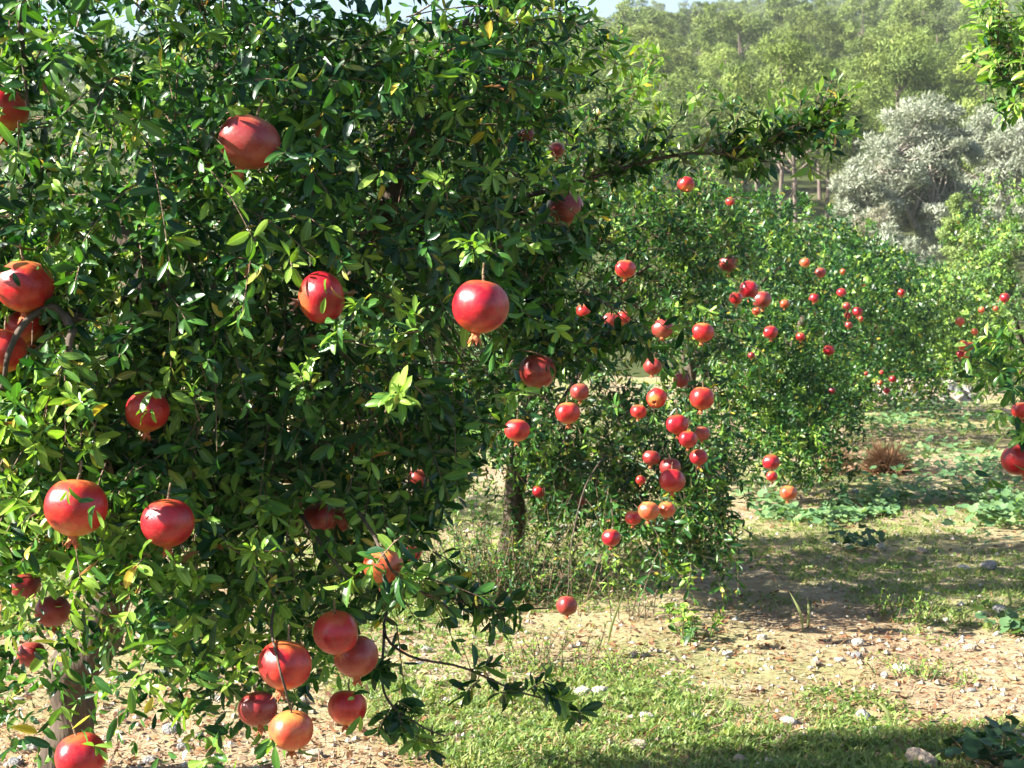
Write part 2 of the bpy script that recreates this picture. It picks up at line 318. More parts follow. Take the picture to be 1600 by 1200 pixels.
# ------------------------------------------------------------------ pomegranates: the list (pixel, diameter, distance -> real place and size)
# px, py, diameter px, distance, tone, lean (calyx direction), open to sun, label
DN = (0, 0, -1)
FR = [
 (2, 172, 84, 3.2, 'red', (.2, -.3, -1), 1, 'glossy sunlit red pomegranate cut by the photo edge, topmost at the far left'),
 (389, 221, 93, 3.1, 'dull', (-.25, -.1, -1), 0, 'large dull red pomegranate in shade beside the forked dark limb near the treetop'),
 (38, 446, 92, 3.1, 'red', (.1, .2, -1), 1, 'big sunlit pomegranate just above the bent dark branch at the left edge'),
 (38, 512, 62, 3.25, 'red', (.5, -.4, -1), 0, 'half hidden red pomegranate behind the fork of the bent dark branch'),
 (3, 548, 76, 3.1, 'red', (0, -.3, -1), 1, 'orange red pomegranate under the bent branch, cut by the photo edge'),
 (503, 465, 80, 3.05, 'crimson', (-1, -.25, -.2), 0, 'crimson pomegranate with a brown dried calyx pointing sideways'),
 (750, 478, 92, 3.0, 'crimson', (-.15, -.15, -1), 1, 'glossy crimson pomegranate with a scarred cheek, alone on the dark middle foliage'),
 (230, 642, 70, 3.15, 'red', (0, -.2, -1), 1, 'pinkish red pomegranate crossed by leaves in front of the thick trunk'),
 (118, 792, 98, 3.0, 'red', (.0, -.2, -1), 1, 'large sunlit red pomegranate with torn leaves over its top, lower left'),
 (262, 816, 84, 3.0, 'crimson', (.0, -.1, -1), 1, 'round red pomegranate with a bright sun patch, left of the dangling twigs'),
 (598, 884, 62, 3.1, 'orange', (-.1, .1, -1), 1, 'pale orange pomegranate with a yellow leaf lying over its shoulder'),
 (525, 988, 73, 3.1, 'crimson', (.1, .2, -1), 0, 'upper red pomegranate of the touching pair above the lowest branches'),
 (556, 1025, 73, 3.19, 'dull', (.05, -.1, -1), 0, 'lower dull pomegranate tucked behind the touching pair above the lowest branches'),
 (445, 1038, 88, 3.0, 'red', (-.25, -.1, -1), 0, 'largest red pomegranate of the low cluster, crossed by a thin pale twig'),
 (403, 1107, 62, 3.15, 'dark', (.2, -.2, -1), 0, 'dark red pomegranate in shade at the lower left of the low cluster'),
 (455, 1141, 70, 2.98, 'orange', (.1, .2, -1), 1, 'sunlit orange pomegranate hanging lowest on a thin bare twig'),
 (543, 1105, 62, 3.3, 'red', (0, -.2, -1), 0, 'red pomegranate partly covered by leaves at the right of the low cluster'),
 (126, 1182, 84, 3.0, 'crimson', (.2, -.1, -1), 0, 'crimson pomegranate at the bottom edge near the trunk foot'),
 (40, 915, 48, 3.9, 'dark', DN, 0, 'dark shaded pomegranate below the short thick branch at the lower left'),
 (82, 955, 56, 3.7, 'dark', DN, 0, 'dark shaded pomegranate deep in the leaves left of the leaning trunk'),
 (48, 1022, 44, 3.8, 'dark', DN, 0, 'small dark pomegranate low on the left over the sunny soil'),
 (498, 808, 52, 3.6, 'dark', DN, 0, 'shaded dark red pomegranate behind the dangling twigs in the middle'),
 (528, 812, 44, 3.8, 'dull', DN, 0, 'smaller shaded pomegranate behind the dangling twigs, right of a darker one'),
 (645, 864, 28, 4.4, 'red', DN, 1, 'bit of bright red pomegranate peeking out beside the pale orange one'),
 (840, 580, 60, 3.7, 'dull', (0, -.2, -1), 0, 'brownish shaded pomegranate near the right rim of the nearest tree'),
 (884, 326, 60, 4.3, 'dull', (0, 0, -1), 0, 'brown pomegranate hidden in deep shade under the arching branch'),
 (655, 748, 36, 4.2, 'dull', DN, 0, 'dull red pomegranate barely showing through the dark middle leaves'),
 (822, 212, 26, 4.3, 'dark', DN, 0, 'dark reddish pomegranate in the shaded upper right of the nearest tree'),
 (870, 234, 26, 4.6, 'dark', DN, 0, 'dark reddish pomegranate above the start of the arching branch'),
 (886, 946, 34, 6.3, 'dull', (.1, -.2, -1), 0, 'dull pomegranate hanging almost to the ground beside leafy weeds'),
 # second tree
 (808, 672, 38, 6.6, 'red', DN, 1, 'bright red pomegranate right beside the nearest tree, above the brown trunk'),
 (887, 645, 38, 6.6, 'red', DN, 0, 'red pomegranate under a sunlit leafy sprig, left of the second tree'),
 (906, 612, 30, 6.8, 'dull', DN, 0, 'dull pomegranate covered by a sunlit sprig, left of the second tree'),
 (977, 420, 32, 6.9, 'red', DN, 1, 'red pomegranate highest on the front of the second tree'),
 (1072, 288, 26, 7.6, 'red', (.1, -.6, -.7), 1, 'small bright red pomegranate hanging under the arching branch'),
 (912, 486, 24, 7.0, 'red', DN, 0, 'small red pomegranate behind the leafy side shoot of the nearest tree'),
 (953, 500, 26, 7.0, 'dull', DN, 0, 'left pomegranate of the shaded pair behind the side shoot'),
 (974, 496, 22, 7.0, 'red', DN, 1, 'right brighter pomegranate of the shaded pair behind the side shoot'),
 (1035, 514, 34, 6.9, 'dull', (0, -.5, -.8), 1, 'orange red pomegranate with leaves across its top, middle of the second tree'),
 (1098, 519, 34, 6.9, 'red', DN, 1, 'red pomegranate speckled with leaf shade, right front of the second tree'),
 (1138, 412, 32, 8.6, 'dull', DN, 0, 'brownish pomegranate in shade above the bright trio'),
 (1170, 453, 32, 9.0, 'crimson', DN, 0, 'largest crimson pomegranate of the trio between second and third tree'),
 (1150, 466, 22, 8.8, 'red', DN, 1, 'bright small red pomegranate left in the trio between second and third tree'),
 (1190, 468, 30, 9.2, 'dull', DN, 0, 'right pomegranate of the trio between second and third tree'),
 (1182, 486, 14, 9.0, 'orange', DN, 1, 'tiny orange pomegranate under the trio between second and third tree'),
 (1020, 572, 30, 6.9, 'dull', DN, 0, 'dull shaded pomegranate in the centre of the second tree'),
 (1026, 622, 32, 6.8, 'red', (-.2, -.9, -.3), 1, 'red pomegranate turned with its open calyx forward, middle of second tree'),
 (998, 643, 25, 6.8, 'red', DN, 1, 'small pinkish pomegranate left of the one with the open calyx'),
 (1097, 622, 40, 6.7, 'red', (0, -.1, -1), 1, 'shiny red pomegranate with sun stripes, right of the second tree'),
 (1064, 594, 24, 7.1, 'dark', DN, 0, 'dark pomegranate in shade above left of the striped shiny one'),
 (1058, 663, 35, 6.75, 'crimson', DN, 0, 'top left crimson pomegranate of the hanging string in the second tree'),
 (1075, 686, 29, 6.65, 'crimson', DN, 0, 'middle crimson pomegranate of the hanging string in the second tree'),
 (1097, 677, 25, 6.8, 'dull', DN, 0, 'right dull pomegranate of the hanging string in the second tree'),
 (1092, 714, 28, 6.7, 'crimson', DN, 0, 'pink pomegranate alone below the hanging string, by the sunny straw'),
 (1018, 715, 27, 7.0, 'dark', DN, 0, 'dark pomegranate in shade left below the hanging string'),
 (1047, 730, 34, 6.9, 'dark', DN, 0, 'dark crimson pomegranate tucked behind a bigger one, low on the second tree'),
 (1050, 751, 40, 6.7, 'crimson', (.0, -.4, -.9), 0, 'big crimson pomegranate low on the second tree above the sunlit pair'),
 (1001, 750, 16, 6.7, 'red', DN, 1, 'tiny bright red pomegranate among leaves left of the big low crimson one'),
 (1014, 798, 33, 6.5, 'orange', DN, 1, 'left fruit of the sunlit orange red pair hanging near the ground'),
 (1042, 796, 28, 6.55, 'orange', DN, 1, 'right fruit of the sunlit orange red pair hanging near the ground'),
 (989, 809, 26, 6.7, 'red', DN, 0, 'shaded pomegranate just left of the sunlit orange red pair'),
 (955, 840, 30, 6.4, 'crimson', DN, 0, 'round crimson pomegranate hanging lowest before the grassy shade strip'),
 (842, 768, 21, 7.6, 'crimson', DN, 0, 'small crimson pomegranate right of the brown trunk'),
 (908, 783, 15, 7.8, 'dull', DN, 0, 'tiny dull pomegranate in low foliage right of the brown trunk'),
 # third tree
 (1141, 315, 15, 10.4, 'red', (.2, -.4, .9), 1, 'tiny bright red pomegranate with upright calyx, below the arching branch'),
 (1204, 519, 23, 10.2, 'crimson', DN, 1, 'shiny crimson pomegranate on the dark front of the third tree'),
 (1251, 526, 14, 10.6, 'red', DN, 1, 'small bright red pomegranate right of the shiny crimson one'),
 (1174, 555, 12, 10.3, 'dark', DN, 0, 'tiny dark pomegranate under the shiny crimson one'),
 (1205, 722, 27, 10.0, 'crimson', DN, 0, 'upper crimson pomegranate of the low pair at the foot of the third tree'),
 (1206, 744, 18, 9.9, 'red', DN, 1, 'lower small pomegranate of the low pair at the foot of the third tree'),
 (1232, 770, 26, 9.8, 'orange', DN, 0, 'orange red pomegranate hanging just above the grass under the third tree'),
 (1295, 547, 18, 10.9, 'crimson', DN, 0, 'crimson pomegranate under yellow sprigs on the right of the third tree'),
 (1300, 610, 11, 10.7, 'dark', DN, 0, 'tiny dark pomegranate low on the right of the third tree'),
 (1226, 475, 15, 11.0, 'orange', DN, 1, 'small orange pomegranate beside a yellow green sprig, right of the trio'),
 # fourth tree
 (1258, 410, 16, 13.8, 'orange', DN, 1, 'orange pomegranate topmost on the fourth tree'),
 (1282, 426, 18, 13.9, 'dull', DN, 0, 'dull pomegranate below right of the topmost orange one, fourth tree'),
 (1272, 466, 16, 13.7, 'crimson', DN, 1, 'left crimson pomegranate of two at one height on the fourth tree'),
 (1315, 457, 15, 13.8, 'crimson', DN, 1, 'right crimson pomegranate of two at one height on the fourth tree'),
 (1340, 487, 16, 13.9, 'crimson', DN, 0, 'crimson pomegranate right of the brown trio on the fourth tree'),
 (1345, 498, 9, 13.8, 'red', DN, 1, 'tiny bright pomegranate just below the right crimson one, fourth tree'),
 (1323, 478, 13, 14.0, 'dull', DN, 0, 'top one of the brown trio on the fourth tree'),
 (1325, 493, 12, 14.0, 'dark', DN, 0, 'middle one of the brown trio on the fourth tree'),
 (1326, 508, 13, 13.9, 'dull', DN, 1, 'bottom one of the brown trio on the fourth tree'),
 (1317, 424, 9, 13.9, 'orange', DN, 1, 'tiny orange pomegranate near the top right of the fourth tree'),
 # fifth tree
 (1408, 457, 13, 17.2, 'red', DN, 1, 'single red pomegranate against pale brush at the top of the fifth tree'),
 (1353, 584, 8, 16.8, 'red', DN, 1, 'tiny red pomegranate low left near the stone heap'),
 (1375, 598, 9, 16.9, 'orange', DN, 1, 'tiny orange pomegranate low beside the stone heap'),
 (1378, 582, 8, 17.0, 'red', DN, 1, 'tiny red pomegranate above the orange one by the stone heap'),
 (1385, 610, 11, 16.7, 'crimson', DN, 1, 'lowest crimson pomegranate beside the stone heap'),
 (1395, 592, 12, 16.9, 'crimson', DN, 0, 'dark crimson pomegranate nearest the stone heap'),
 # right row
 (1570, 465, 16, 14.9, 'crimson', DN, 1, 'crimson pomegranate topmost on the leafy tree at the right'),
 (1534, 484, 10, 15.0, 'orange', DN, 0, 'tiny orange pomegranate left below the topmost one on the right tree'),
 (1556, 482, 9, 15.0, 'orange', DN, 1, 'tiny orange pomegranate directly below the topmost one on the right tree'),
 (1500, 502, 15, 15.0, 'orange', DN, 1, 'orange pomegranate on the sunny left flank of the right tree'),
 (1523, 518, 11, 14.9, 'orange', DN, 1, 'small orange pomegranate above the red bunch on the right tree'),
 (1505, 539, 16, 14.8, 'red', DN, 1, 'upper left red pomegranate of the tight bunch on the right tree'),
 (1517, 541, 15, 14.85, 'red', DN, 1, 'upper right red pomegranate of the tight bunch on the right tree'),
 (1500, 553, 13, 14.85, 'crimson', DN, 0, 'lower left shaded pomegranate of the tight bunch on the right tree'),
 (1511, 554, 12, 14.8, 'red', DN, 1, 'lower right pomegranate of the tight bunch on the right tree'),
 (1563, 586, 13, 14.9, 'orange', DN, 1, 'orange pomegranate lowest on the right tree'),
 (1545, 535, 9, 14.9, 'orange', DN, 1, 'tiny orange pomegranate right of the tight red bunch'),
 # nearest tree on the right
 (1593, 717, 54, 4.7, 'crimson', (.2, -.2, -1), 1, 'shiny crimson pomegranate cut by the right photo edge'),
 (1596, 641, 30, 4.8, 'red', DN, 0, 'red pomegranate behind leaves at the right photo edge, above the shiny one'),
]
FRC = np.array([P(f[0], f[1], f[3]) for f in FR])
FRR = np.array([f[2] * f[3] / FPX / 2 for f in FR])
FRL = np.array([f[6] for f in FR], bool)
FRP = np.array([.55 if f[3] < 4 else .8 for f in FR])
CAMV = np.array((0, 0, CAM_H))

def keep_mask(pts, rng, ext=.006):
    """leave the fruit free: no leaf inside a fruit, few before it (towards the viewer's side or the sun's side)"""
    keep = np.ones(len(pts), bool)
    for c, r, lit, lp in zip(FRC, FRR, FRL, FRP):
        d = np.linalg.norm(pts - c, axis=1)
        keep &= d > r * 1.02
        for dirv, prob, on, far in ((nrm(CAMV - c), .95, True, 9), (SUN, lp, lit, .9)):
            if not on: continue
            q = pts - c; al = q @ dirv
            pe = np.linalg.norm(q - al[:, None] * dirv, axis=1)
            rr = (r * (.86 if r > .03 and far > 1 else 1) + ext * (r < .05)) * (1 - np.clip(al / np.linalg.norm(CAMV - c), 0, .97) if far > 1 else 1)
            keep &= ~((al > 0) & (al < far) & (pe < rr) & (rng.random(len(pts)) < prob))
    return keep

# ------------------------------------------------------------------ foliage engine
TPL = {}
def _tpl():
    t = [0, .2, .45, .7, .88]; w = [.10, .62, .98, .95, .64]           # rows of three columns + tip
    pr = []
    for a, b in zip(t, w): pr += [(-.5*b, a), (0, a), (.5*b, a)]
    pr.append((0, 1.0)); f = []
    for r in range(4):
        i = r * 3
        for q in (0, 1): f += [(i+q, i+q+1, i+q+4), (i+q, i+q+4, i+q+3)]
    f += [(12, 13, 15), (13, 14, 15)]
    TPL['hi'] = (np.array(pr), np.array(f))
    TPL['mid'] = (np.array([(0, 0), (-.40, .3), (0, .3), (.40, .3), (-.42, .68), (0, .68), (.42, .68), (0, 1)]),
                  np.array([(0, 2, 1), (0, 3, 2), (1, 2, 5), (1, 5, 4), (2, 3, 6), (2, 6, 5), (4, 5, 7), (5, 6, 7)]))
    TPL['lo'] = (np.array([(0, 0), (-.48, .5), (.48, .5), (0, 1)]), np.array([(0, 2, 1), (1, 2, 3)]))
_tpl()
def leaf_verts(lod, o, d, u, L, W, curl, fold):
    tp, tf = TPL[lod]
    s = np.cross(d, u)
    x, t = tp[:, 0], tp[:, 1]
    ax = x[None] * W[:, None]
    up = -curl[:, None] * L[:, None] * t[None]**2 + fold[:, None] * np.abs(ax)
    al = L[:, None] * t[None] * (1 - .25 * np.abs(curl)[:, None] * t[None])
    V = o[:, None] + al[..., None] * d[:, None] + ax[..., None] * s[:, None] + up[..., None] * u[:, None]
    n, k = len(o), len(tp)
    F = (tf[None] + (np.arange(n) * k)[:, None, None]).reshape(-1, 3)
    vein = np.broadcast_to(np.abs(x) * 2, (n, k)).ravel()
    return V.reshape(-1, 3), F, vein, k
def grow(orig, dirs, lens, rng, droop=.35, K=5, leaf=(.030, .062), wid=.32, young=.2, tipup=0.0):
    """leafy shoots: returns leaf arrays and the twig polylines"""
    n = len(orig); dirs = nrm(dirs)
    dr = droop * (0.3 + 1.4 * rng.random(n)) - tipup
    def pos(s): return orig + dirs * (lens * s)[:, None] + np.array((0, 0, -1.0)) * (dr * lens * s * s)[:, None]
    def tan(s): return nrm(dirs + np.array((0, 0, -1.0)) * (2 * dr * s)[:, None])
    isy = rng.random(n) < young
    A = {k: [] for k in ('o', 'd', 'u', 'L', 'yg')}
    for k in range(K + 1):
        tip = k == K
        s = np.clip((k + .35 + .5 * rng.random(n)) / K, 0, 1) if not tip else np.ones(n)
        p, t = pos(s), tan(s)
        a = nrm(np.cross(t, rvec(n, rng))); b = np.cross(t, a)
        m = 4
        for j in range(m):
            ph = j * np.pi / 2 + rng.normal(size=n) * .35
            rad = np.cos(ph)[:, None] * a + np.sin(ph)[:, None] * b
            al = (.95 if tip else .50) + .35 * rng.normal(size=n)
            d = nrm(t * al[:, None] + rad * (.75 if tip else 1) + rng.normal(size=(n, 3)) * .18 + np.array((0, 0, -.12)))
            u0 = t * .7 + np.array((0, 0, .55)) + SUN * .2 + rng.normal(size=(n, 3)) * .5
            u = nrm(u0 - d * np.sum(u0 * d, 1, keepdims=True))
            L = leaf[0] + (leaf[1] - leaf[0]) * rng.random(n)
            L = L * (.72 if tip else 1) * np.where(rng.random(n) < .3, .6, 1)
            ok = rng.random(n) < (.95 if tip else .86)
            A['o'].append((p + rad * .002 + t * (rng.normal(size=n) * .006)[:, None])[ok]); A['d'].append(d[ok]); A['u'].append(u[ok]); A['L'].append(L[ok])
            A['yg'].append((np.where(isy, .45 + .5 * s, .14 + .3 * (s > .95)) + rng.normal(size=n) * .19)[ok])
    A = {k: np.concatenate(v) for k, v in A.items()}
    tw = np.stack([pos(np.full(n, s)) for s in (0, .34, .67, 1)], 1)
    A['W'] = A['L'] * wid * (.8 + .45 * rng.random(len(A['L'])))
    A['curl'] = rng.normal(size=len(A['L'])) * .24 + .16
    A['fold'] = .25 + .35 * rng.random(len(A['L']))
    return A, tw
def leaf_colours(yg, rng, pale=0.0):
    n = len(yg); yg = np.clip(yg, 0, 1)[:, None]
    dark = np.array((.007, .038, .011)); mid = np.array((.055, .150, .024)); yng = np.array((.195, .31, .046))
    c = np.where(yg < .5, dark + (mid - dark) * yg * 2, mid + (yng - mid) * (yg * 2 - 1))
    c = c * (.75 + .5 * rng.random((n, 1))) + pale * np.array((.03, .035, .012))
    y = rng.random(n)
    c[y < .010] = np.array((.42, .32, .045)); c[(y > .018) & (y < .022)] = np.array((.22, .10, .04)); c[(y > .028) & (y < .05)] = np.array((.22, .23, .04))
    return c
def twig_geo(tw, r=.0016):
    n, k, _ = tw.shape
    t = nrm(np.gradient(tw, axis=1)); a = nrm(np.cross(t, np.array((.31, .22, .92)))); b = np.cross(t, a)
    th = np.array((0, 2.094, 4.189)); rr = (r * np.linspace(1.4, .6, k))[None, :, None, None]
    V = tw[:, :, None] + rr * (np.cos(th)[None, None, :, None] * a[:, :, None] + np.sin(th)[None, None, :, None] * b[:, :, None])
    i = np.arange(n)[:, None, None] * (k*3) + np.arange(k-1)[None, :, None] * 3; j = np.arange(3)[None, None]; j2 = (j+1) % 3
    F = np.stack((i+j, i+j2, i+3+j2, i+3+j), -1).reshape(-1, 4)
    return V.reshape(-1, 3), F
def ell_points(n, c, r, rng, shell=3.0, noise_s=2.2, cut=.42, seed=0):
    """points in an ellipsoid, denser towards its skin, broken up into lumps and gaps"""
    out = []
    while sum(map(len, out)) < n:
        d = rvec(4*n, rng); q = rng.random(4*n)[:, None] ** (1/3.0/shell*1.0)
        bump = .82 + .36 * vnoise(d[:, 0]*2.6+9, d[:, 1]*2.6, d[:, 2]*2.6, seed+5)
        p = np.asarray(c) + d * q * bump[:, None] * np.asarray(r)
        v = fbm(p[:, 0]*noise_s, p[:, 1]*noise_s, p[:, 2]*noise_s, seed, 2)
        out.append(p[v > cut + .25*(rng.random(len(p)) - .5)])
    return np.concatenate(out)[:n]
def merge(As): return {k: np.concatenate([a[k] for a in As]) for k in As[0]}

# shared leaf meshes for the leaves that are objects of their own
VAR = []
for cu in (.02, .16, .32):
    for cl in ((.010, .048, .013), (.028, .09, .018), (.055, .150, .025), (.115, .22, .036), (.195, .30, .048)):
        o0 = np.zeros((1, 3)); e = np.ones(1)
        V, F, vein, k = leaf_verts('hi', o0, np.array(((0, 1., 0),)), np.array(((0, 0, 1.),)), e, e * .31, e * cu, e * .4)
        VAR.append((cu, np.array(cl), mesh_np('leaf', V, F, M['leaf'], np.broadcast_to(cl, (k, 3)), vein)))
YEL = mesh_np('leaf', V, F, M['leaf'], np.broadcast_to((.42, .30, .045), (k, 3)), vein)
def single_leaves(A, col, root, base, n=300):
    px, py, f = project(A['o'] + A['d'] * (A['L'] * .5)[:, None])
    inside = (px > 5) & (px < 1595) & (py > 5) & (py < 1195) & (f > .5)
    to = nrm(CAMV - A['o']); face = np.abs(np.sum(A['u'] * to, 1)) + .15
    size = A['L'] * FPX / f * np.sqrt(face)
    cell = (px // 9).astype(int) * 1000 + (py // 9).astype(int)
    order = np.argsort(f); order = order[inside[order]]
    _, first = np.unique(cell[order], return_index=True); vis = order[first]
    vis = vis[np.argsort(-size[vis])][:n]
    cuv = np.array([v[0] for v in VAR]); cov = np.array([v[1] for v in VAR])
    for i in vis:
        if col[i][0] > .3: me = YEL
        else: me = VAR[int(np.argmin(np.abs(cuv - A['curl'][i]) * .15 + np.linalg.norm(cov - col[i], axis=1)))][2]
        d, u = A['d'][i], A['u'][i]; s = np.cross(d, u)
        m = np.eye(4); m[:3, 0] = s * A['W'][i] / .31; m[:3, 1] = d * A['L'][i]; m[:3, 2] = u * A['L'][i]; m[:3, 3] = A['o'][i] - base
        o = bpy.data.objects.new('leaf', me); C.objects.link(o); o.parent = root; o.matrix_local = Matrix(m.tolist())
    keep = np.ones(len(px), bool); keep[vis] = False
    return keep
def build_foliage(A, tw, root, base, rng, lod, far_lod=None, split_y=None, mat='leaf', singles=0, pale=0.0, twigs=True, ext=.006, cover=None):
    base = np.asarray(base, float)
    k = keep_mask(A['o'] + A['d'] * (A['L'] * .55)[:, None], rng, ext); A = {q: v[k] for q, v in A.items()}
    if cover is not None: A = merge([A, cover])
    col = leaf_colours(A['yg'], rng, pale)
    if singles:
        k = single_leaves(A, col, root, base, singles); A = {q: v[k] for q, v in A.items()}; col = col[k]
    Vs, Fs, Cs, Es, n = [], [], [], [], 0
    yy = A['o'][:, 1]
    if far_lod is None: sets = [(np.ones(len(col), bool), lod)]
    elif isinstance(split_y, tuple): sets = [(yy < split_y[0], lod), ((yy >= split_y[0]) & (yy < split_y[1]), far_lod), (yy >= split_y[1], 'lo')]
    else: sets = [(yy < split_y, lod), (yy >= split_y, far_lod)]
    for m, l in sets:
        if not m.any(): continue
        V, F, ve, kk = leaf_verts(l, A['o'][m] - base, A['d'][m], A['u'][m], A['L'][m], A['W'][m], A['curl'][m], A['fold'][m])
        Vs.append(V); Fs.append(F + n); Cs.append(np.repeat(col[m], kk, 0)); Es.append(ve); n += len(V)
    me = mesh_np('foliage', np.concatenate(Vs), np.concatenate(Fs), M[mat], np.concatenate(Cs), np.concatenate(Es))
    link('foliage', me, root, kind='stuff')
    if twigs and tw is not None:
        k = keep_mask(tw[:, 2], rng, 0) & keep_mask(tw[:, 1], rng, 0)
        V, F = twig_geo(tw[k] - base)
        link('twigs', mesh_np('twigs', V, F, M['twig']), root, kind='stuff')
def wood(name, ctrl, r0, r1, root, base, n=26, sides=10, mat='bark', seed=1, wob=.12):
    V, F = wood_tube(np.asarray(ctrl) - np.asarray(base), r0, r1, n, sides, wob, seed)
    return link(name, mesh_np(name, V, F, M[mat]), root)

def along(ctrl, n, rng, spread):
    p = spline(ctrl, 60); i = (rng.random(n) ** .8 * 59).astype(int)
    t = nrm(np.gradient(p, axis=0))[i]
    return p[i] + rng.normal(size=(n, 3)) * spread, t

# ------------------------------------------------------------------ nearest pomegranate tree
def nearest_tree():
    rng = np.random.default_rng(21)
    b = P(95, 1205, 4.85); b[2] = ground_z(b[0], b[1]) - .03
    root = thing('pomegranate_tree', b, 'nearest and largest pomegranate tree, filling the left half with glossy leaves', 'tree', 'pomegranate trees of the orchard')
    p = lambda *a: P(*a)
    wood('trunk', [b, p(120, 1060, 4.75), p(165, 950, 4.6), p(192, 800, 4.4), p(197, 640, 4.3), p(225, 480, 4.3), p(200, 330, 4.3)], .070, .042, root, b, 56, 18, seed=3, wob=.11)
    limbs = [([p(192, 820, 4.40), p(280, 780, 4.30), p(355, 705, 4.20), p(430, 560, 4.20), p(520, 420, 4.30)], .05, .022),
             ([p(210, 520, 4.40), p(270, 380, 4.30), p(322, 250, 4.15), p(348, 140, 4.10), p(360, 20, 4.10)], .045, .015),
             ([p(322, 255, 4.15), p(350, 250, 4.10), p(420, 215, 4.00)], .022, .008),
             ([p(430, 560, 4.20), p(560, 420, 4.10), p(640, 250, 4.00), p(690, 110, 4.00), p(735, 30, 4.00)], .034, .010),
             ([p(640, 250, 4.00), p(700, 150, 4.10), p(800, 80, 4.20), p(845, 60, 4.20)], .018, .006),
             ([p(520, 420, 4.30), p(600, 350, 4.20), p(700, 330, 4.00), p(790, 350, 4.10)], .022, .008),
             ([p(195, 700, 4.40), p(100, 600, 4.10), p(0, 520, 4.10)], .035, .016),
             ([p(285, 458, 3.70), p(200, 470, 3.40), p(150, 484, 3.25), p(104, 498, 3.10)], .014, .011),
             ([p(104, 498, 3.10), p(78, 478, 3.10), p(45, 498, 3.08), p(18, 548, 3.05), p(2, 610, 3.05)], .010, .004),
             ([p(104, 498, 3.10), p(112, 520, 3.06), p(107, 546, 3.05), p(88, 585, 3.03), p(64, 640, 3.02)], .010, .003),
             ([p(185, 860, 4.50), p(120, 855, 4.00), p(60, 870, 4.00), p(5, 892, 3.90)], .03, .018),
             ([p(355, 705, 4.20), p(440, 790, 4.20), p(520, 860, 3.90), p(620, 910, 3.80), p(690, 930, 3.70)], .022, .008),
             ([p(700, 330, 4.00), p(850, 300, 4.00), p(950, 268, 4.00), p(1060, 242, 4.00), p(1150, 238, 4.05), p(1230, 215, 4.10), p(1282, 192, 4.10)], .007, .002),
             ([p(690, 930, 3.70), p(740, 945, 3.65), p(800, 952, 3.60), p(862, 950, 3.60)], .004, .0015),
             ([p(620, 910, 3.80), p(600, 985, 3.60), p(640, 1025, 3.50), p(720, 1042, 3.45), p(800, 1078, 3.40), p(865, 1098, 3.40), p(908, 1132, 3.40)], .0042, .0015),
             ([p(600, 985, 3.60), p(600, 1080, 3.40), p(650, 1130, 3.30), p(695, 1150, 3.30)], .0034, .0015),
             ([p(520, 860, 3.90), p(470, 800, 3.60), p(490, 700, 3.40), p(480, 640, 3.30)], .006, .003),
             ([p(455, 780, 3.50), p(500, 850, 3.30), p(545, 910, 3.20)], .005, .002),
             ([p(560, 800, 3.30), p(580, 830, 3.15), p(600, 870, 3.02), p(622, 900, 3.05), p(700, 950, 3.10)], .004, .0022),
             ([p(285, 280, 3.70), p(290, 340, 3.50), p(298, 420, 3.40)], .006, .003),
             ([p(490, 230, 3.50), p(492, 320, 3.40), p(488, 420, 3.35)], .006, .003),
             ([p(28, 0, 3.10), p(36, 90, 3.10), p(44, 170, 3.10)], .006, .004),
             ([p(430, 940, 3.20), p(424, 985, 3.02), p(436, 1040, 2.93), p(446, 1080, 2.93), p(455, 1110, 2.97)], .003, .002)]
    for i, (c, r0, r1) in enumerate(limbs): wood('branch', c, r0, r1, root, b, 22, 8, seed=30+i)
    cen = np.array((-.75, 4.1, 1.6)); As, Ts = [], []
    def lump(n, c, r, droop=.35, outw=cen, lens=(.10, .26), young=.15, mixr=.5, seed=0, up=0.0, shell=3.0, cut=.42, **k):
        o = ell_points(n, c, r, rng, seed=seed, shell=shell, cut=cut)
        d = nrm(nrm(o - outw) * mixr + nrm(o - np.asarray(c)) * .4 + rvec(n, rng) * .55 + np.array((0, 0, up)))
        a, t = grow(o - d * .08, d, lens[0] + (lens[1] - lens[0]) * rng.random(n), rng, droop, young=young, **k); As.append(a); Ts.append(t)
    lump(3400, (-.78, 3.93, 1.70), (.95, .86, 1.13), seed=1, shell=1.8)
    lump(420, (-.33, 3.92, 2.12), (.52, .50, .45), seed=2, young=.2)
    lump(260, (-.42, 3.75, 1.35), (.42, .5, .6), seed=3)
    lump(200, (-.75, 3.7, 1.1), (.55, .5, .42), seed=4, young=.3)
    lump(210, (-.75, 3.85, 2.36), (.7, .48, .36), seed=8, young=.25, up=.4)
    lump(150, (-.32, 3.85, .95), (.38, .45, .34), seed=5, droop=.6)
    lump(70, P(905, 455, 3.75), (.13, .2, .16), seed=6, cut=.3)
    lump(60, P(940, 690, 4.1), (.14, .2, .15), seed=7, cut=.3, droop=.6)
    lump(60, P(915, 150, 4.7), (.23, .25, .20), seed=9, up=.8, young=.9, cut=.3)
    lump(26, P(990, 160, 4.7), (.11, .2, .13), seed=9, up=1.2, young=.9, cut=.3)
    lump(34, P(1110, 180, 4.7), (.20, .2, .09), seed=10, up=.9, young=.9, cut=.3)
    lump(26, P(520, 1000, 3.75), (.2, .2, .14), seed=12, droop=.7, cut=.3)
    lump(150, P(120, 560, 3.45), (.24, .3, .5), seed=15, young=.75, lens=(.08, .2))
    lump(110, P(250, 860, 3.25), (.26, .22, .26), seed=16, young=.7, lens=(.08, .2), droop=.5)
    lump(60, P(60, 760, 3.3), (.16, .2, .3), seed=17, young=.8, lens=(.08, .2))
    lump(30, P(200, 1050, 3.35), (.26, .2, .14), seed=18, droop=.5, cut=.3, young=.5)
    lump(26, P(300, 990, 3.3), (.14, .14, .12), seed=13, droop=.7, cut=.3, young=.5)
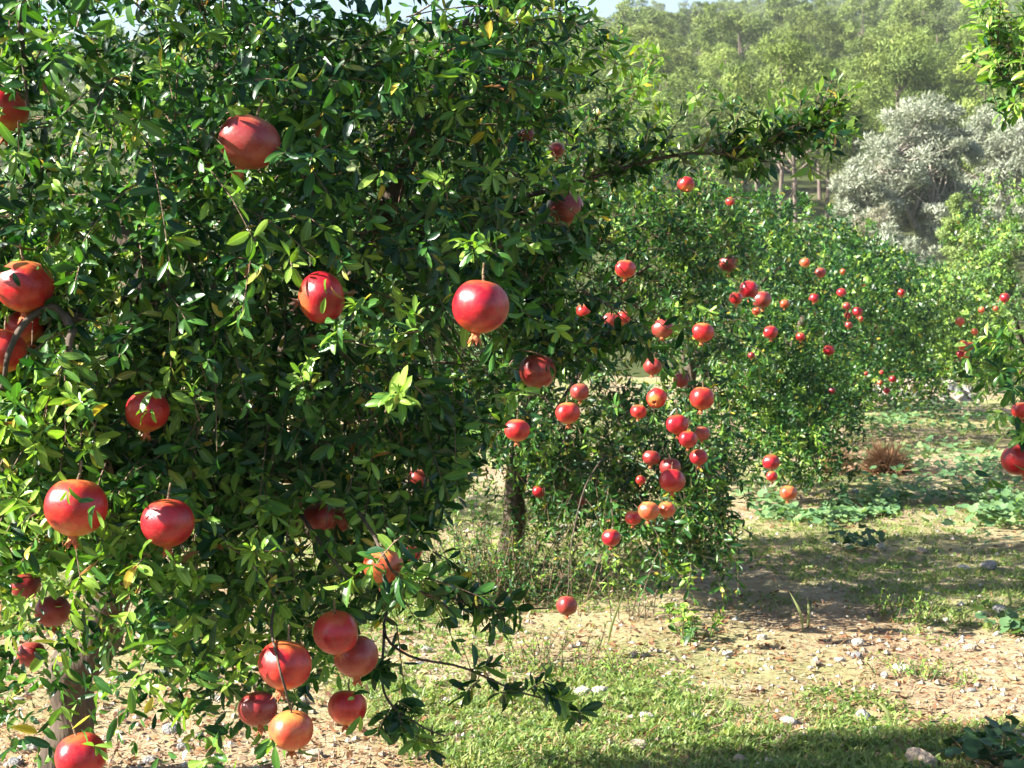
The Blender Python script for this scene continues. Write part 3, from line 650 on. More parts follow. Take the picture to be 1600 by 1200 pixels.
    lump(34, P(40, 950, 3.6), (.14, .2, .2), seed=14, droop=.6, cut=.3)
    n_body = sum(len(a['L']) for a in As)
    n_tw = sum(map(len, Ts))
    def spray(i, n, spread, droop=.2, lens=(.05, .13), lo=0, **k):
        c = limbs[i][0]; o, t = along(c[lo:], n, rng, spread)
        d = nrm(t * .6 + rvec(n, rng) * .8)
        a, tw = grow(o, d, lens[0] + (lens[1] - lens[0]) * rng.random(n), rng, droop, K=4, **k); As.append(a); Ts.append(tw)
    o, t = along(limbs[12][0][1:], 84, rng, .006); d = nrm(t * .6 + np.array((0, -.1, 1)) * np.where(rng.random(84) < .62, .75, -.35)[:, None] + rvec(84, rng) * .6)
    o[:3] = limbs[12][0][-1]; a, tw = grow(o, d, .04 + .09 * rng.random(84), rng, .0, K=3, young=.3, leaf=(.036, .06)); As.append(a); Ts.append(tw); spray(13, 7, .012, lo=0, lens=(.03, .07)); spray(14, 7, .01, lo=1, lens=(.02, .07)); spray(15, 9, .012, lens=(.02, .07)); spray(11, 34, .05, .4)
    spray(8, 5, .01); spray(9, 8, .01, young=.8); spray(21, 14, .03); spray(18, 10, .03, lo=2)
    # sunlit rosettes standing out of the front of the crown
    ro = [(545, 500, 3.0), (525, 520, 3.02), (640, 520, 3.02), (620, 540, 3.05), (640, 610, 2.95), (620, 620, 2.97), (330, 300, 3.1), (310, 290, 3.1), (760, 395, 3.1), (740, 380, 3.1), (700, 290, 3.2),
          (860, 275, 3.5), (885, 275, 3.6), (700, 80, 3.9), (780, 570, 3.1), (820, 610, 3.1), (270, 890, 3.0), (300, 900, 3.0), (220, 900, 3.02), (350, 1060, 2.98), (200, 1075, 3.0), (180, 880, 3.0), (410, 860, 3.05),
          (120, 640, 2.95), (60, 690, 2.93), (30, 640, 2.93), (90, 560, 2.98), (140, 250, 3.2), (100, 350, 3.1), (440, 1150, 2.95), (310, 1190, 2.95), (40, 800, 2.95), (300, 620, 3.05), (340, 560, 3.1), (480, 590, 3.1), (560, 310, 3.2)]
    o = np.array([P(*q) for q in ro]); o = np.repeat(o, 2, 0) + rng.normal(size=(2*len(ro), 3)) * .012
    d = nrm(np.array((-.25, -.75, .35)) + rvec(len(o), rng) * .5)
    a, tw = grow(o - d * .05, d, .05 + .03 * rng.random(len(o)), rng, .05, K=2, young=.75, leaf=(.036, .055)); As.append(a); Ts.append(tw)
    A = merge(As); tw = np.concatenate(Ts)
    # thin the low left, where the soil shows under the crown, and keep the open lane on the right clear
    q = A['o']; px, py, f = project(q)
    rightlow = (q[:, 2] < 1.3) & (q[:, 0] > .06 - (1.3 - q[:, 2]) * .72 + .12 * (vnoise(q[:, 0]*5, q[:, 1]*5, q[:, 2]*5, 12) - .5))
    rightlow[n_body:] = False
    low = (q[:, 2] < .86 + .25 * (fbm(q[:, 0]*3, q[:, 1]*3, s=44, o=2) - .5)) & (px < 420) & (rng.random(len(px)) < .55)
    gap = (vnoise(q[:, 0]*5.2 + 1.7, q[:, 2]*5.2, q[:, 1]*.5, 91) > np.where(q[:, 2] > 2.08, .60, .84)) & (rng.random(len(px)) < .93)
    gap |= (vnoise(q[:, 0]*3.4, q[:, 1]*3.4, q[:, 2]*3.4, 57) > .66) & (rng.random(len(px)) < .9) & (np.arange(len(px)) < n_body)
    A = {k: v[~(low | rightlow | gap)] for k, v in A.items()}
    tl = np.zeros(len(tw), bool); nt = np.arange(len(tw)) < n_tw
    for kq in (1, 2, 3):
        w_ = tw[:, kq]; pw = project(w_)[0]
        tl |= (w_[:, 2] < .86) & (pw < 420)
        tl |= nt & (w_[:, 2] < 1.3) & (w_[:, 0] > .05 - (1.3 - w_[:, 2]) * .72)
        tl |= nt & (vnoise(w_[:, 0]*3.4, w_[:, 1]*3.4, w_[:, 2]*3.4, 57) > .665)
    tl |= (tw[:, 3, 2] > 2.05) & (vnoise(tw[:, 3, 0]*5.2 + 1.7, tw[:, 3, 2]*5.2, tw[:, 3, 1]*.5, 91) > .54)
    # leaves lying over some of the fruit
    cv = [(246, 612, 3.08), (255, 640, 3.08), (106, 748, 2.94), (150, 775, 2.94), (540, 1085, 3.22), (556, 1115, 3.22), (110, 1150, 2.95), (135, 1165, 2.95), (585, 870, 3.05), (20, 430, 3.03), (60, 500, 3.15), (10, 165, 3.13), (520, 440, 3.0), (545, 500, 2.98), (770, 520, 2.95), (845, 560, 3.6), (60, 945, 3.6), (660, 745, 4.1), (505, 800, 3.5)]
    o = np.array([P(*q) for q in cv]); d = nrm(np.array((-.1, -.5, .1)) + rvec(len(o), rng) * .6)
    cover, ctw = grow(o, d, .02 + .02 * rng.random(len(o)), rng, .3, K=1, young=.6, leaf=(.035, .055))
    kk = rng.random(len(cover['L'])) < .62; cover = {k: v[kk] for k, v in cover.items()}
    build_foliage(A, tw[~tl], root, b, rng, 'hi', 'mid', (3.45, 3.95), 'leaf', 300, cover=cover)
nearest_tree()

# ------------------------------------------------------------------ the rest of the row
def row_tree(seed, x, y, label, main, lumps, n, lod, leaf, K, singles, trunk_px=None, mat='leaf_far', pale=0.0, young=.2, twigs=True, lens=(.10, .24), wid=.30, base=None):
    rng = np.random.default_rng(seed)
    b = np.array((x, y, ground_z(x, y) - .03)) if base is None else base
    root = thing('pomegranate_tree', b, label, 'tree', 'pomegranate trees of the orchard')
    c, r = np.array(main[0]), np.array(main[1])
    top = c + np.array((0, 0, r[2] * .4))
    wood('trunk', [b, b * .7 + c * .3 + rng.normal(size=3) * .03, b * .35 + c * .65 + rng.normal(size=3) * .06, c], .07, .035, root, b, 16, 10, seed=seed)
    for i in range(5):
        a = i * 1.257 + rng.random() * .6; e = c + np.array((math.cos(a) * r[0] * .75, math.sin(a) * r[1] * .75, r[2] * (.1 + .5 * rng.random())))
        st = b * (.6 - .1*i*.5) + c * (.4 + .1*i*.5)
        wood('branch', [st, st * .45 + e * .55 + np.array((0, 0, .12)), e * .85 + st * .15], .02, .005, root, b, 9, 6, seed=seed + i)
    As, Ts = [], []
    for (n_, c_, r_, dr, up) in [(n, main[0], main[1], .4, .1)] + lumps:
        o = ell_points(n_, c_, r_, rng, seed=seed, cut=.50 if n_ > 200 else .32, noise_s=1.9, shell=1.7)
        d = nrm(nrm(o - c) * .55 + nrm(o - np.asarray(c_)) * .3 + rvec(n_, rng) * .6 + np.array((0, 0, up)))
        a, t = grow(o - d * .08, d, lens[0] + (lens[1] - lens[0]) * rng.random(n_), rng, dr, K=K, leaf=leaf, young=young, wid=wid); As.append(a); Ts.append(t)
    A = merge(As); k = (A['o'][:, 2] > .12 + ground_z(A['o'][:, 0], A['o'][:, 1])) & ~((A['o'][:, 2] < (.66 if y < 9 else .8)) & (A['o'][:, 0] - x < .12) & (A['o'][:, 1] < y + .3) & (rng.random(len(A['L'])) < (.85 if y < 9 else .4))); A = {q: v[k] for q, v in A.items()}
    void = (vnoise(A['o'][:, 0]*2.4, A['o'][:, 1]*2.4, A['o'][:, 2]*2.8, seed) > .64) & (A['o'][:, 2] > 1.0) & (rng.random(len(A['L'])) < .9); A = {q: v[~void] for q, v in A.items()}
    Tw = np.concatenate(Ts); w_ = Tw[:, 3]
    Tw = Tw[~(((w_[:, 2] < (.7 if y < 9 else .84)) & (w_[:, 0] - x < .16) & (w_[:, 1] < y + .35)) | ((w_[:, 2] > 1) & (vnoise(w_[:, 0]*2.4, w_[:, 1]*2.4, w_[:, 2]*2.8, seed) > .62)) | (Tw[:, :, 2].min(1) < .12))]
    build_foliage(A, Tw, root, b, rng, lod, None if lod == 'lo' else 'lo', c[1] - .25, mat, singles, pale, twigs, ext=.010)
    return root
LF = (.038, .064)
T2 = row_tree(101, -.02, 8.55, 'second pomegranate tree of the row, weighed down with many red fruits', ((.12, 8.1, 1.36), (1.15, 1.05, 1.0)),
         [(260, (.05, 7.9, 1.9), (.75, .8, .55), .2, .3), (120, (.2, 7.5, 1.1), (.45, .5, .4), .5, 0), (150, (.22, 7.6, .95), (.42, .45, .3), .5, 0), (60, (.3, 7.5, .62), (.3, .3, .16), .5, 0), (230, (.62, 7.35, .72), (.36, .45, .42), .8, 0), (160, (.85, 8.2, 1.75), (.4, .6, .45), .3, .2), (60, (.85, 7.3, 1.25), (.28, .4, .35), .5, 0), (36, (.72, 7.0, .42), (.28, .2, .14), .5, 0)],
         2100, 'mid', LF, 5, 300)
wood('branch', [P(960, 690, 7.6), P(915, 760, 6.9), P(893, 850, 6.5), P(888, 925, 6.32)], .005, .002, T2, np.array(T2.location), 16, 6, seed=77)
row_tree(102, 1.28, 12.1, 'third pomegranate tree of the row with dark drooping skirts', ((1.45, 11.7, 1.25), (1.05, 1.15, 1.02)),
         [(170, (2.1, 11.3, .62), (.42, .6, .45), .7, 0), (200, (2.0, 10.9, .55), (.36, .45, .42), .6, 0), (120, (1.75, 11.4, 1.75), (.45, .6, .45), .3, .2)], 1500, 'mid', (.04, .062), 5, 300, twigs=False, wid=.33)
row_tree(103, 2.6, 15.7, 'fourth pomegranate tree of the row, behind the third', ((2.85, 15.4, 1.3), (1.15, 1.4, 1.0)),
         [(150, (3.35, 15.0, 1.0), (.5, .7, .6), .5, .1)], 1500, 'lo', (.045, .07), 4, 0, twigs=False, wid=.42)
row_tree(104, 3.9, 19.3, 'fifth pomegranate tree of the row, dark beside the stone heap', ((4.2, 19.0, 1.1), (1.15, 1.4, .95)),
         [(120, (4.75, 18.6, .8), (.5, .7, .5), .5, .1)], 1300, 'lo', (.05, .078), 4, 0, twigs=False, wid=.42)
row_tree(105, 5.4, 23.4, 'sixth pomegranate tree, at the end of the row behind the stone heap', ((5.7, 23.6, 1.0), (1.3, 1.2, .95)), [], 1000, 'lo', (.06, .09), 3, 0, twigs=False, wid=.42)
row_tree(106, 5.35, 16.6, 'leafy pale green pomegranate tree at the right with orange fruits', ((5.35, 16.4, 1.4), (1.15, 1.4, 1.05)),
         [(160, (4.75, 15.8, 1.2), (.42, .6, .6), .4, .2), (90, (5.0, 16.2, 2.3), (.5, .6, .35), .1, .6)], 1400, 'lo', (.045, .07), 4, 0, twigs=False, wid=.42, pale=.9, young=.5)
row_tree(107, -3.4, 10.6, 'pomegranate tree glimpsed through the leaves behind the nearest tree', ((-3.3, 10.6, 1.4), (1.5, 1.4, 1.1)), [], 1000, 'lo', (.05, .075), 4, 0, twigs=False, wid=.42)
# tree of the next row, standing just outside the right edge; only its outer sprays reach into view
row_tree(108, 2.75, 5.3, 'pomegranate tree just beyond the right photo edge, its sprays reaching in', ((2.75, 5.2, 1.55), (.85, 1.0, 1.0)),
         [(30, P(1590, 110, 4.6), (.10, .12, .15), -.1, .3), (10, P(1552, 50, 4.6), (.03, .06, .10), -.2, .8), (17, P(1568, 580, 4.6), (.11, .12, .14), .3, 0), (16, P(1520, 555, 4.6), (.05, .06, .05), .4, 0), (9, P(1590, 680, 4.6), (.06, .08, .06), .4, 0)],
         520, 'mid', LF, 4, 300, mat='leaf', young=.7, lens=(.08, .18))

# ------------------------------------------------------------------ pomegranate fruits
def fruit_body(seg, rings):
    V, F = [], []
    th = np.linspace(0, np.pi, rings + 1); ph = np.linspace(0, 2*np.pi, seg, endpoint=False)
    for a in th:
        r = math.sin(a) ** .92; z = math.cos(a) * .93
        if z > .80: z -= (z - .80) * .35                                # flattened shoulder at the stem
        if z < -.82: z -= (-.82 - z) * .25
        lob = 1 + .026 * np.cos(5 * ph + .4) * math.sin(a) * (1 + .6 * math.cos(a)) + .034 * np.cos(2 * ph + 1) + .012 * np.cos(3 * ph)
        V += [(r*l*math.cos(p), r*l*math.sin(p), z) for p, l in zip(ph, lob)]
    for i in range(rings):
        for j in range(seg): F.append((i*seg+j, (i+1)*seg+j, (i+1)*seg+(j+1) % seg, i*seg+(j+1) % seg))
    return np.array(V), np.array(F)
def calyx_geo(seg=18):
    V, F = [], []
    prof = [(.24, -.80), (.16, -.95), (.145, -1.05), (.18, -1.13)]
    for r, z in prof: V += [(r*math.cos(2*math.pi*j/seg), r*math.sin(2*math.pi*j/seg), z) for j in range(seg)]
    for j in range(seg):                                                # six pointed sepals
        k = j % 3; a = 2*math.pi*j/seg
        r, z = ((.33, -1.38) if k == 1 else (.21, -1.18)); V.append((r*math.cos(a), r*math.sin(a), z))
    n = len(prof)
    for i in range(n):
        for j in range(seg): F.append((i*seg+j, (i+1)*seg+j, (i+1)*seg+(j+1) % seg, i*seg+(j+1) % seg))
    o = len(V); V.append((0, 0, -1.0))
    for j in range(seg): F.append((2*seg+j, 2*seg+(j+1) % seg, o, o))
    return np.array(V), np.array(F)
def tri_mesh(name, V, F, mat):
    F = np.asarray(F); q = np.concatenate((F[:, [0, 1, 2]], F[:, [0, 2, 3]])); q = q[(q[:, 0] != q[:, 1]) & (q[:, 1] != q[:, 2]) & (q[:, 0] != q[:, 2])]
    return mesh_np(name, V, q, mat)
BODY = {(k, l): tri_mesh('pomegranate', *fruit_body(*s), FM[k]) for k in FM for l, s in (('n', (48, 26)), ('f', (20, 12)))}
CAL = {'n': tri_mesh('calyx', *calyx_geo(), M['calyx']), 'dry': tri_mesh('calyx', *calyx_geo(), M['calyx_dry'])}
STM = tri_mesh('stem', *tube([(0, 0, .78), (.01, .02, .95), (.05, .04, 1.15), (.03, .1, 1.5)], [.075, .05, .042, .04], 7), M['fruit_stem'])
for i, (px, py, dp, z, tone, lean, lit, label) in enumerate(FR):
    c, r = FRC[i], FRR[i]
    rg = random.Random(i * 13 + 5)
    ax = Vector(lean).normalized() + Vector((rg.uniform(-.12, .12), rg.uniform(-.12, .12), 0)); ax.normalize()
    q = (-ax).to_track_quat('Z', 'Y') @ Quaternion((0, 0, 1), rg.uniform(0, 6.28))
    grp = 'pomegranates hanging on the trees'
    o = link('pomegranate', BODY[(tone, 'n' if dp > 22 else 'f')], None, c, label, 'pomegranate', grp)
    o.rotation_mode = 'QUATERNION'; o.rotation_quaternion = q
    o.scale = (r * rg.uniform(.98, 1.02), r * rg.uniform(.98, 1.02), r * rg.uniform(.94, 1.0))
    link('calyx', CAL['dry' if i == 5 else 'n'], o)
    if dp > 12: link('stem', STM, o)

# ------------------------------------------------------------------ orchard floor
def floor_pts(n, rng, z0=4.2, z1=26.0, pw=1.0, u0=-160, u1=1860):
    """points on the ground, denser towards the camera"""
    a = rng.random(n); z = 1 / (1/z0 + (1/z1 - 1/z0) * a) if pw == 1.0 else z0 + (z1 - z0) * a**pw
    x = (u0 + (u1 - u0) * rng.random(n) - 800) / FPX * z
    return x, z
def green(x, y): return fbm(x * 1.15 + 4, y * .62 + 2, s=31, o=3)
def blades(n, rng, x, y, h, w, col, lean=.5):
    z = ground_z(x, y) - .004
    d = rng.normal(size=(n, 2)); d /= np.linalg.norm(d, axis=1, keepdims=True)
    s = np.stack((-d[:, 1], d[:, 0], np.zeros(n)), 1); d3 = np.stack((d[:, 0], d[:, 1], np.zeros(n)), 1)
    p = np.stack((x, y, z), 1); ln = (lean * (.2 + rng.random(n)))[:, None]
    up = np.array((0, 0, 1.0))
    a, c = p - s * w[:, None] * .5, p + s * w[:, None] * .5
    m = p + up * (h * .6)[:, None] + d3 * ln * (h * .35)[:, None]
    b1, b2 = m - s * w[:, None] * .42, m + s * w[:, None] * .42
    t = p + up * (h * .95)[:, None] + d3 * ln * h[:, None]
    V = np.stack((a, c, b1, b2, t), 1).reshape(-1, 3)
    F = (np.array(((0, 1, 3), (0, 3, 2), (2, 3, 4)))[None] + (np.arange(n) * 5)[:, None, None]).reshape(-1, 3)
    return V, F, np.repeat(col, 5, 0)
def lerp_cols(t, *cs):
    cs = np.array(cs); k = np.clip(t, 0, .9999) * (len(cs) - 1); i = k.astype(int); f = (k - i)[:, None]
    return cs[i] * (1 - f) + cs[i+1] * f
rng = np.random.default_rng(50)
# short grass, in tufts where the ground is green
x, y = floor_pts(28000, rng); g = green(x, y) + .04 * np.clip((6.6 - y) / 1.2, 0, 1)
g = g + .16 * (vnoise(x * 3.7, y * 2.6, s=61) - .5); ok = (g > .515 + .10 * (rng.random(len(x)) - .5)); x, y, g = x[ok], y[ok], g[ok]
nb = 12; n = len(x) * nb; far = np.clip((np.repeat(y, nb) - 5) / 15, 0, 1)
bx = np.repeat(x, nb) + rng.normal(size=n) * (.022 + .03 * far); by = np.repeat(y, nb) + rng.normal(size=n) * (.022 + .05 * far)
tuft = np.repeat(rng.random(len(x)), nb)
h = (.012 + .034 * np.repeat(rng.random(len(x)), nb) ** 2.5) * (.5 + .8 * rng.random(n)); w = .0042 + .0045 * far + .003 * rng.random(n)
col = lerp_cols(np.clip(tuft * .75 + rng.normal(size=n) * .10, 0, 1), (.10, .175, .045), (.165, .245, .06), (.24, .29, .09), (.40, .35, .18)) * (.75 + .5 * rng.random((n, 1)))
V, F, c = blades(n, rng, bx, by, h, w, col, 1.5)
F3 = F.reshape(n, 3, 3); fm = by > 7.5; F = np.concatenate((F3[~fm].reshape(-1, 3), np.stack((F3[fm][:, 0, 0], F3[fm][:, 0, 1], F3[fm][:, 2, 2]), 1)))
link('grass', mesh_np('grass', V, F, M['grassmat'], c), kind='stuff')
# seedlings and tiny rosettes
def litter(n_t, k, r, lift, cols, thr, name, mat, seed, below=False, var=.25):
    rg = np.random.default_rng(seed); x, y = floor_pts(n_t, rg); g = green(x, y) + .06 * (rg.random(len(x)) - .5) + .3 * (vnoise(x*2.3, y*2.3, s=seed) - .5)
    ok = (g < thr) if below else (g > thr); x, y = x[ok], y[ok]; n = len(x) * k; sp = .012 * (r / .012) * (1 + .04 * np.repeat(y, k))
    X, Y = np.repeat(x, k) + rg.normal(size=n) * sp * (5 if k < 3 else .5), np.repeat(y, k) + rg.normal(size=n) * sp * (5 if k < 3 else .5)
    o = np.stack((X, Y, ground_z(X, Y) + .003 + lift * .25 * rg.random(n)), 1); a = rg.random(n) * 6.283
    d = nrm(np.stack((np.cos(a), np.sin(a), lift * 14 * (.2 + rg.random(n))), 1)); u0 = np.array((0, 0, 1.0)) + rg.normal(size=(n, 3)) * .35; u = nrm(u0 - d * np.sum(u0*d, 1, keepdims=True))
    L = r * (.5 + rg.random(n)) * (1 + .035 * Y); V, F, ve, kk = leaf_verts('lo', o, d, u, L, L * (.30 + .3 * rg.random(n)), rg.normal(size=n) * .3, np.zeros(n) + .3)
    col = lerp_cols(np.clip(np.repeat(rg.random(len(x)), k) + rg.normal(size=n) * var, 0, 1), *cols)
    link(name, mesh_np(name, V, F, M[mat], np.repeat(col, kk, 0)), kind='stuff')
litter(21000, 9, .016, .05, ((.08, .155, .035), (.15, .23, .05), (.24, .29, .085)), .45, 'seedlings', 'grassmat', 71)
litter(11500, 2, .026, .012, ((.10, .045, .025), (.24, .11, .05), (.38, .25, .12), (.30, .22, .15)), .52, 'leaf_litter', 'straw', 72, True)
# straw and dead stalks lying about
n = 27000; x, y = floor_pts(n, rng); ok = rng.random(n) < np.clip(1.25 - 1.5 * (green(x, y) - .3), .12, 1); x, y = x[ok], y[ok]; n = len(x)
a = rng.random(n) * 6.283; l = (.012 + .05 * rng.random(n)**3)[:, None]; w = (.0006 + .0011 * rng.random(n) + .0001 * y)[:, None]
d = np.stack((np.cos(a), np.sin(a), rng.normal(size=n) * .22), 1); s = np.stack((-np.sin(a), np.cos(a), np.zeros(n)), 1)
p = np.stack((x, y, ground_z(x, y) + .004 + .012 * rng.random(n)), 1)
V = np.stack((p - d*l - s*w, p - d*l + s*w, p + d*l + s*w, p + d*l - s*w), 1).reshape(-1, 3); F = np.arange(4*n).reshape(-1, 4)
col = lerp_cols(rng.random(n), (.26, .10, .05), (.40, .24, .11), (.52, .40, .24), (.22, .11, .07), (.34, .25, .17)) * (.7 + .5 * rng.random((n, 1)))
link('straw_litter', mesh_np('straw_litter', V, F, M['straw'], np.repeat(col, 4, 0), smooth=False), kind='stuff')
# pebbles and clods, too small to pick apart
n = 6500; x, y = floor_pts(n, rng); s = .004 + .013 * rng.random(n)**3 + .0006 * y
o8 = np.array(((1, 0, 0), (0, 1, 0), (-1, 0, 0), (0, -1, 0), (0, 0, .7), (0, 0, -.5))); f8 = np.array([(0, 1, 4), (1, 2, 4), (2, 3, 4), (3, 0, 4), (1, 0, 5), (2, 1, 5), (3, 2, 5), (0, 3, 5)])
V = np.stack((x, y, ground_z(x, y) + s * .2), 1)[:, None] + (o8[None] * (.65 + .7 * rng.random((n, 6, 3)))) * s[:, None, None]
F = (f8[None] + (np.arange(n) * 6)[:, None, None]).reshape(-1, 3)
col = lerp_cols(rng.random(n), (.20, .16, .12), (.34, .28, .21), (.50, .46, .40))
link('gravel', mesh_np('gravel', V.reshape(-1, 3), F, M['straw'], np.repeat(col, 6, 0), smooth=False), kind='stuff')
# broad leaved ground weeds
def round_leaves(x, y, hgt, r, rng, col):
    n = len(x); base = np.stack((x, y, ground_z(x, y) + hgt), 1)
    nr = nrm(np.stack((rng.normal(size=n)*.45, rng.normal(size=n)*.45 - .15, np.ones(n)), 1)); a = nrm(np.cross(nr, rvec(n, rng))); b = np.cross(nr, a)
    k = 10; th = np.linspace(0, 2*np.pi, k, endpoint=False); rr = np.array([1, .86] * 5); rr[0] = .35
    ring = base[:, None] + (r[:, None] * rr)[..., None] * (np.cos(th)[None, :, None] * a[:, None] + np.sin(th)[None, :, None] * b[:, None]) + (nr * (r * .18)[:, None])[:, None] * np.array([1, .5] * 5)[None, :, None]
    V = np.concatenate((base[:, None], ring), 1).reshape(-1, 3)
    f = np.array([(0, 1 + j, 1 + (j+1) % k) for j in range(k)])
    return V, (f[None] + (np.arange(n) * (k+1))[:, None, None]).reshape(-1, 3), np.repeat(col, k+1, 0)
def weed_zone(n, cx, cy, rx, ry, rng):
    q = rng.normal(size=(n, 2)) * .55; return cx + q[:, 0] * rx, cy + q[:, 1] * ry
zs = [(2600, 2.9, 10.5, 1.5, .7), (1200, 4.0, 13.0, 1.3, 1.4), (1200, 4.4, 17.5, 1.4, 1.5), (700, 4.9, 20.0, 1.0, .8), (220, 2.2, 10.2, .7, .3), (160, 3.4, 9.0, .5, .25)]
xs_, ys_ = zip(*[weed_zone(*z, rng) for z in zs]); x = np.concatenate(xs_); y = np.concatenate(ys_)
ok = vnoise(x * 3, y * 1.6, s=77) > .38; x, y = x[ok], y[ok]; n = len(x)
V, F, c = round_leaves(x, y, .015 + .11 * rng.random(n) * vnoise(x * 2, y * 2, s=8) * 2, .016 + .024 * rng.random(n), rng, lerp_cols(rng.random(n), (.075, .16, .07), (.12, .22, .09), (.19, .28, .11)))
link('ground_weeds', mesh_np('ground_weeds', V, F, M['weed'], c), kind='stuff')
def G(px, py):
    z = CAM_H * FPX / max(py - 450, 5)
    for _ in range(4):
        p = P(px, py, z); z *= (CAM_H - ground_z(p[0], p[1])) / max(CAM_H - p[2], .05)
    p = P(px, py, z); p[2] = ground_z(p[0], p[1]); return p

# small leafy plants, each a thing
def plant(name, base, label, cat, n, spread, ln, leaf, seed, K=4, up=1.2, pale=.3, young=.6, group=None, wid=.3, droop=.1):
    rg = np.random.default_rng(seed); root = thing(name, base, label, cat, group)
    o = base + np.stack((rg.normal(size=n) * spread, rg.normal(size=n) * spread, np.zeros(n)), 1)
    o[:, 2] = ground_z(o[:, 0], o[:, 1])
    d = nrm(rvec(n, rg) * .55 + np.array((0, 0, up)) + (o - base) * (.8 / max(spread, .01)) * .4)
    A, tw = grow(o, d, ln[0] + (ln[1] - ln[0]) * rg.random(n), rg, droop, K=K, leaf=leaf, young=young, wid=wid)
    col = leaf_colours(A['yg'], rg, pale)
    V, F, ve, k = leaf_verts('mid', A['o'] - base, A['d'], A['u'], A['L'], A['W'], A['curl'], A['fold'])
    link('foliage', mesh_np('foliage', V, F, M['leaf_far'], np.repeat(col, k, 0), ve), root, kind='stuff')
    V, F = twig_geo(tw - base, .0022); link('stems', mesh_np('stems', V, F, M['twig']), root, kind='stuff')
    return root
plant('sucker_shoots', G(800, 925), 'leafy sucker shoots growing at the foot of the second tree trunk', 'shrub', 170, .2, (.15, .55), (.024, .042), 301, 7, 1.3, 0, .3)
plant('weed_plant', G(850, 1030), 'feathery green weed below the dull low hanging pomegranate', 'weed', 46, .12, (.06, .2), (.012, .022), 302, 5, 1.0, .8, .8)
plant('weed_plant', G(1085, 1000), 'upright broad leaved weed at the edge of the near shade strip', 'weed', 12, .05, (.10, .20), (.035, .06), 303, 3, 1.3, .6, .8, wid=.42)
plant('weed_plant', G(1445, 1060), 'low bright green bushy weed among pale stones', 'weed', 40, .07, (.04, .10), (.014, .024), 304, 4, .7, .9, .9)
plant('weed_plant', G(985, 965), 'thin grassy weed with tall stalks in the near shade strip', 'weed', 14, .06, (.10, .26), (.03, .05), 305, 3, 1.8, .3, .4, wid=.12)
plant('weed_plant', G(1400, 970), 'lush green weed at the lit edge of the near shade strip', 'weed', 24, .07, (.05, .16), (.015, .03), 306, 4, 1.0, .6, .8)
plant('weed_plant', G(745, 930), 'small dark leafed weed left of the sucker shoots', 'weed', 26, .07, (.08, .25), (.02, .03), 307, 4, 1.2, 0, .3)
plant('weed_plant', G(960, 1050), 'loose yellow green weed on reddish straw', 'weed', 16, .07, (.05, .14), (.014, .026), 308, 4, .9, .8, .9)
def mallow(base, label, n, spread, hgt, seed, dark):
    rg = np.random.default_rng(seed); root = thing('mallow_plant', base, label, 'weed', 'mallow plants on the orchard floor')
    x, y = base[0] + rg.normal(size=n) * spread, base[1] + rg.normal(size=n) * spread
    hh = hgt * (.25 + .75 * rg.random(n))
    V, F, c = round_leaves(x, y, hh, .018 + .02 * rg.random(n), rg, lerp_cols(rg.random(n), *( ((.022, .06, .028), (.045, .095, .04)) if dark else ((.06, .13, .055), (.11, .19, .07)))))
    link('foliage', mesh_np('foliage', V - base, F, M['weed'], c), root, kind='stuff')
    g = Geo()
    for i in range(0, n, 2):
        p0 = np.array((base[0] * .6 + x[i] * .4, base[1] * .6 + y[i] * .4, ground_z(x[i], y[i]))); p1 = np.array((x[i], y[i], ground_z(x[i], y[i]) + hh[i]))
        g.add(*tube(np.array((p0, (p0 + p1) / 2 + rg.normal(size=3) * .006, p1)) - base, .0014, 3))
    link('stalks', g.mesh('stalks', M['fruit_stem']), root, kind='stuff')
mallow(G(1560, 1190), 'dark mallow patch at the bottom right corner', 74, .09, .10, 311, True)
mallow(G(1345, 866), 'dark round leaved mallow standing out before the wide shade strip', 46, .09, .13, 312, True)
mallow(G(1590, 985), 'pale green mallow at the right photo edge beside reddish straw', 40, .10, .08, 313, False)
def tall_blade(pts, label, w=.006):
    p = spline(np.array(pts), 12); t = nrm(np.gradient(p, axis=0)); s = nrm(np.cross(t, np.array((0, 1.0, .2)))); ww = (w * np.sin(np.linspace(.5, 3.1, 12)))[:, None]
    k = nrm(np.cross(s, t)) * ww * .4
    V = np.concatenate((p - s*ww, p - k, p + s*ww)) - p[0]; i = np.arange(11)
    F = np.concatenate((np.stack((i, i+1, i+13, i+12), 1), np.stack((i+12, i+13, i+25, i+24), 1)))
    link('grass_blade', mesh_np('grass_blade', V, F, M['grassmat'], np.broadcast_to((.26, .29, .12), (36, 3))), None, p[0], label, 'grass blade')
def rel(px, py, offs):
    b = G(px, py); return [b + np.array(o) for o in offs]
tall_blade(rel(1500, 966, [(0, 0, 0), (.05, 0, .035), (.13, .02, .04), (.20, .03, .01)]), 'long pale grass blade arching over the edge of the near shade strip')
tall_blade(rel(1255, 985, [(0, 0, 0), (-.015, 0, .08), (-.06, .02, .17)]), 'tall thin grass blade leaning left in the near shade strip')
tall_blade(rel(1262, 980, [(0, 0, 0), (.004, 0, .06), (.002, .02, .13)]), 'short upright grass blade next to the left leaning one')
tall_blade(rel(950, 1005, [(0, 0, 0), (.02, 0, .09), (.075, .02, .23)]), 'tall straw coloured blade in front of the near shade strip')
tall_blade(rel(1580, 950, [(0, 0, 0), (-.01, 0, .06), (-.03, .02, .12)]), 'upright grass blade near the right photo edge')
tall_blade(rel(1395, 1135, [(0, 0, 0), (-.02, 0, .05), (-.055, .02, .085)]), 'curved grass blade in the sunny short grass')
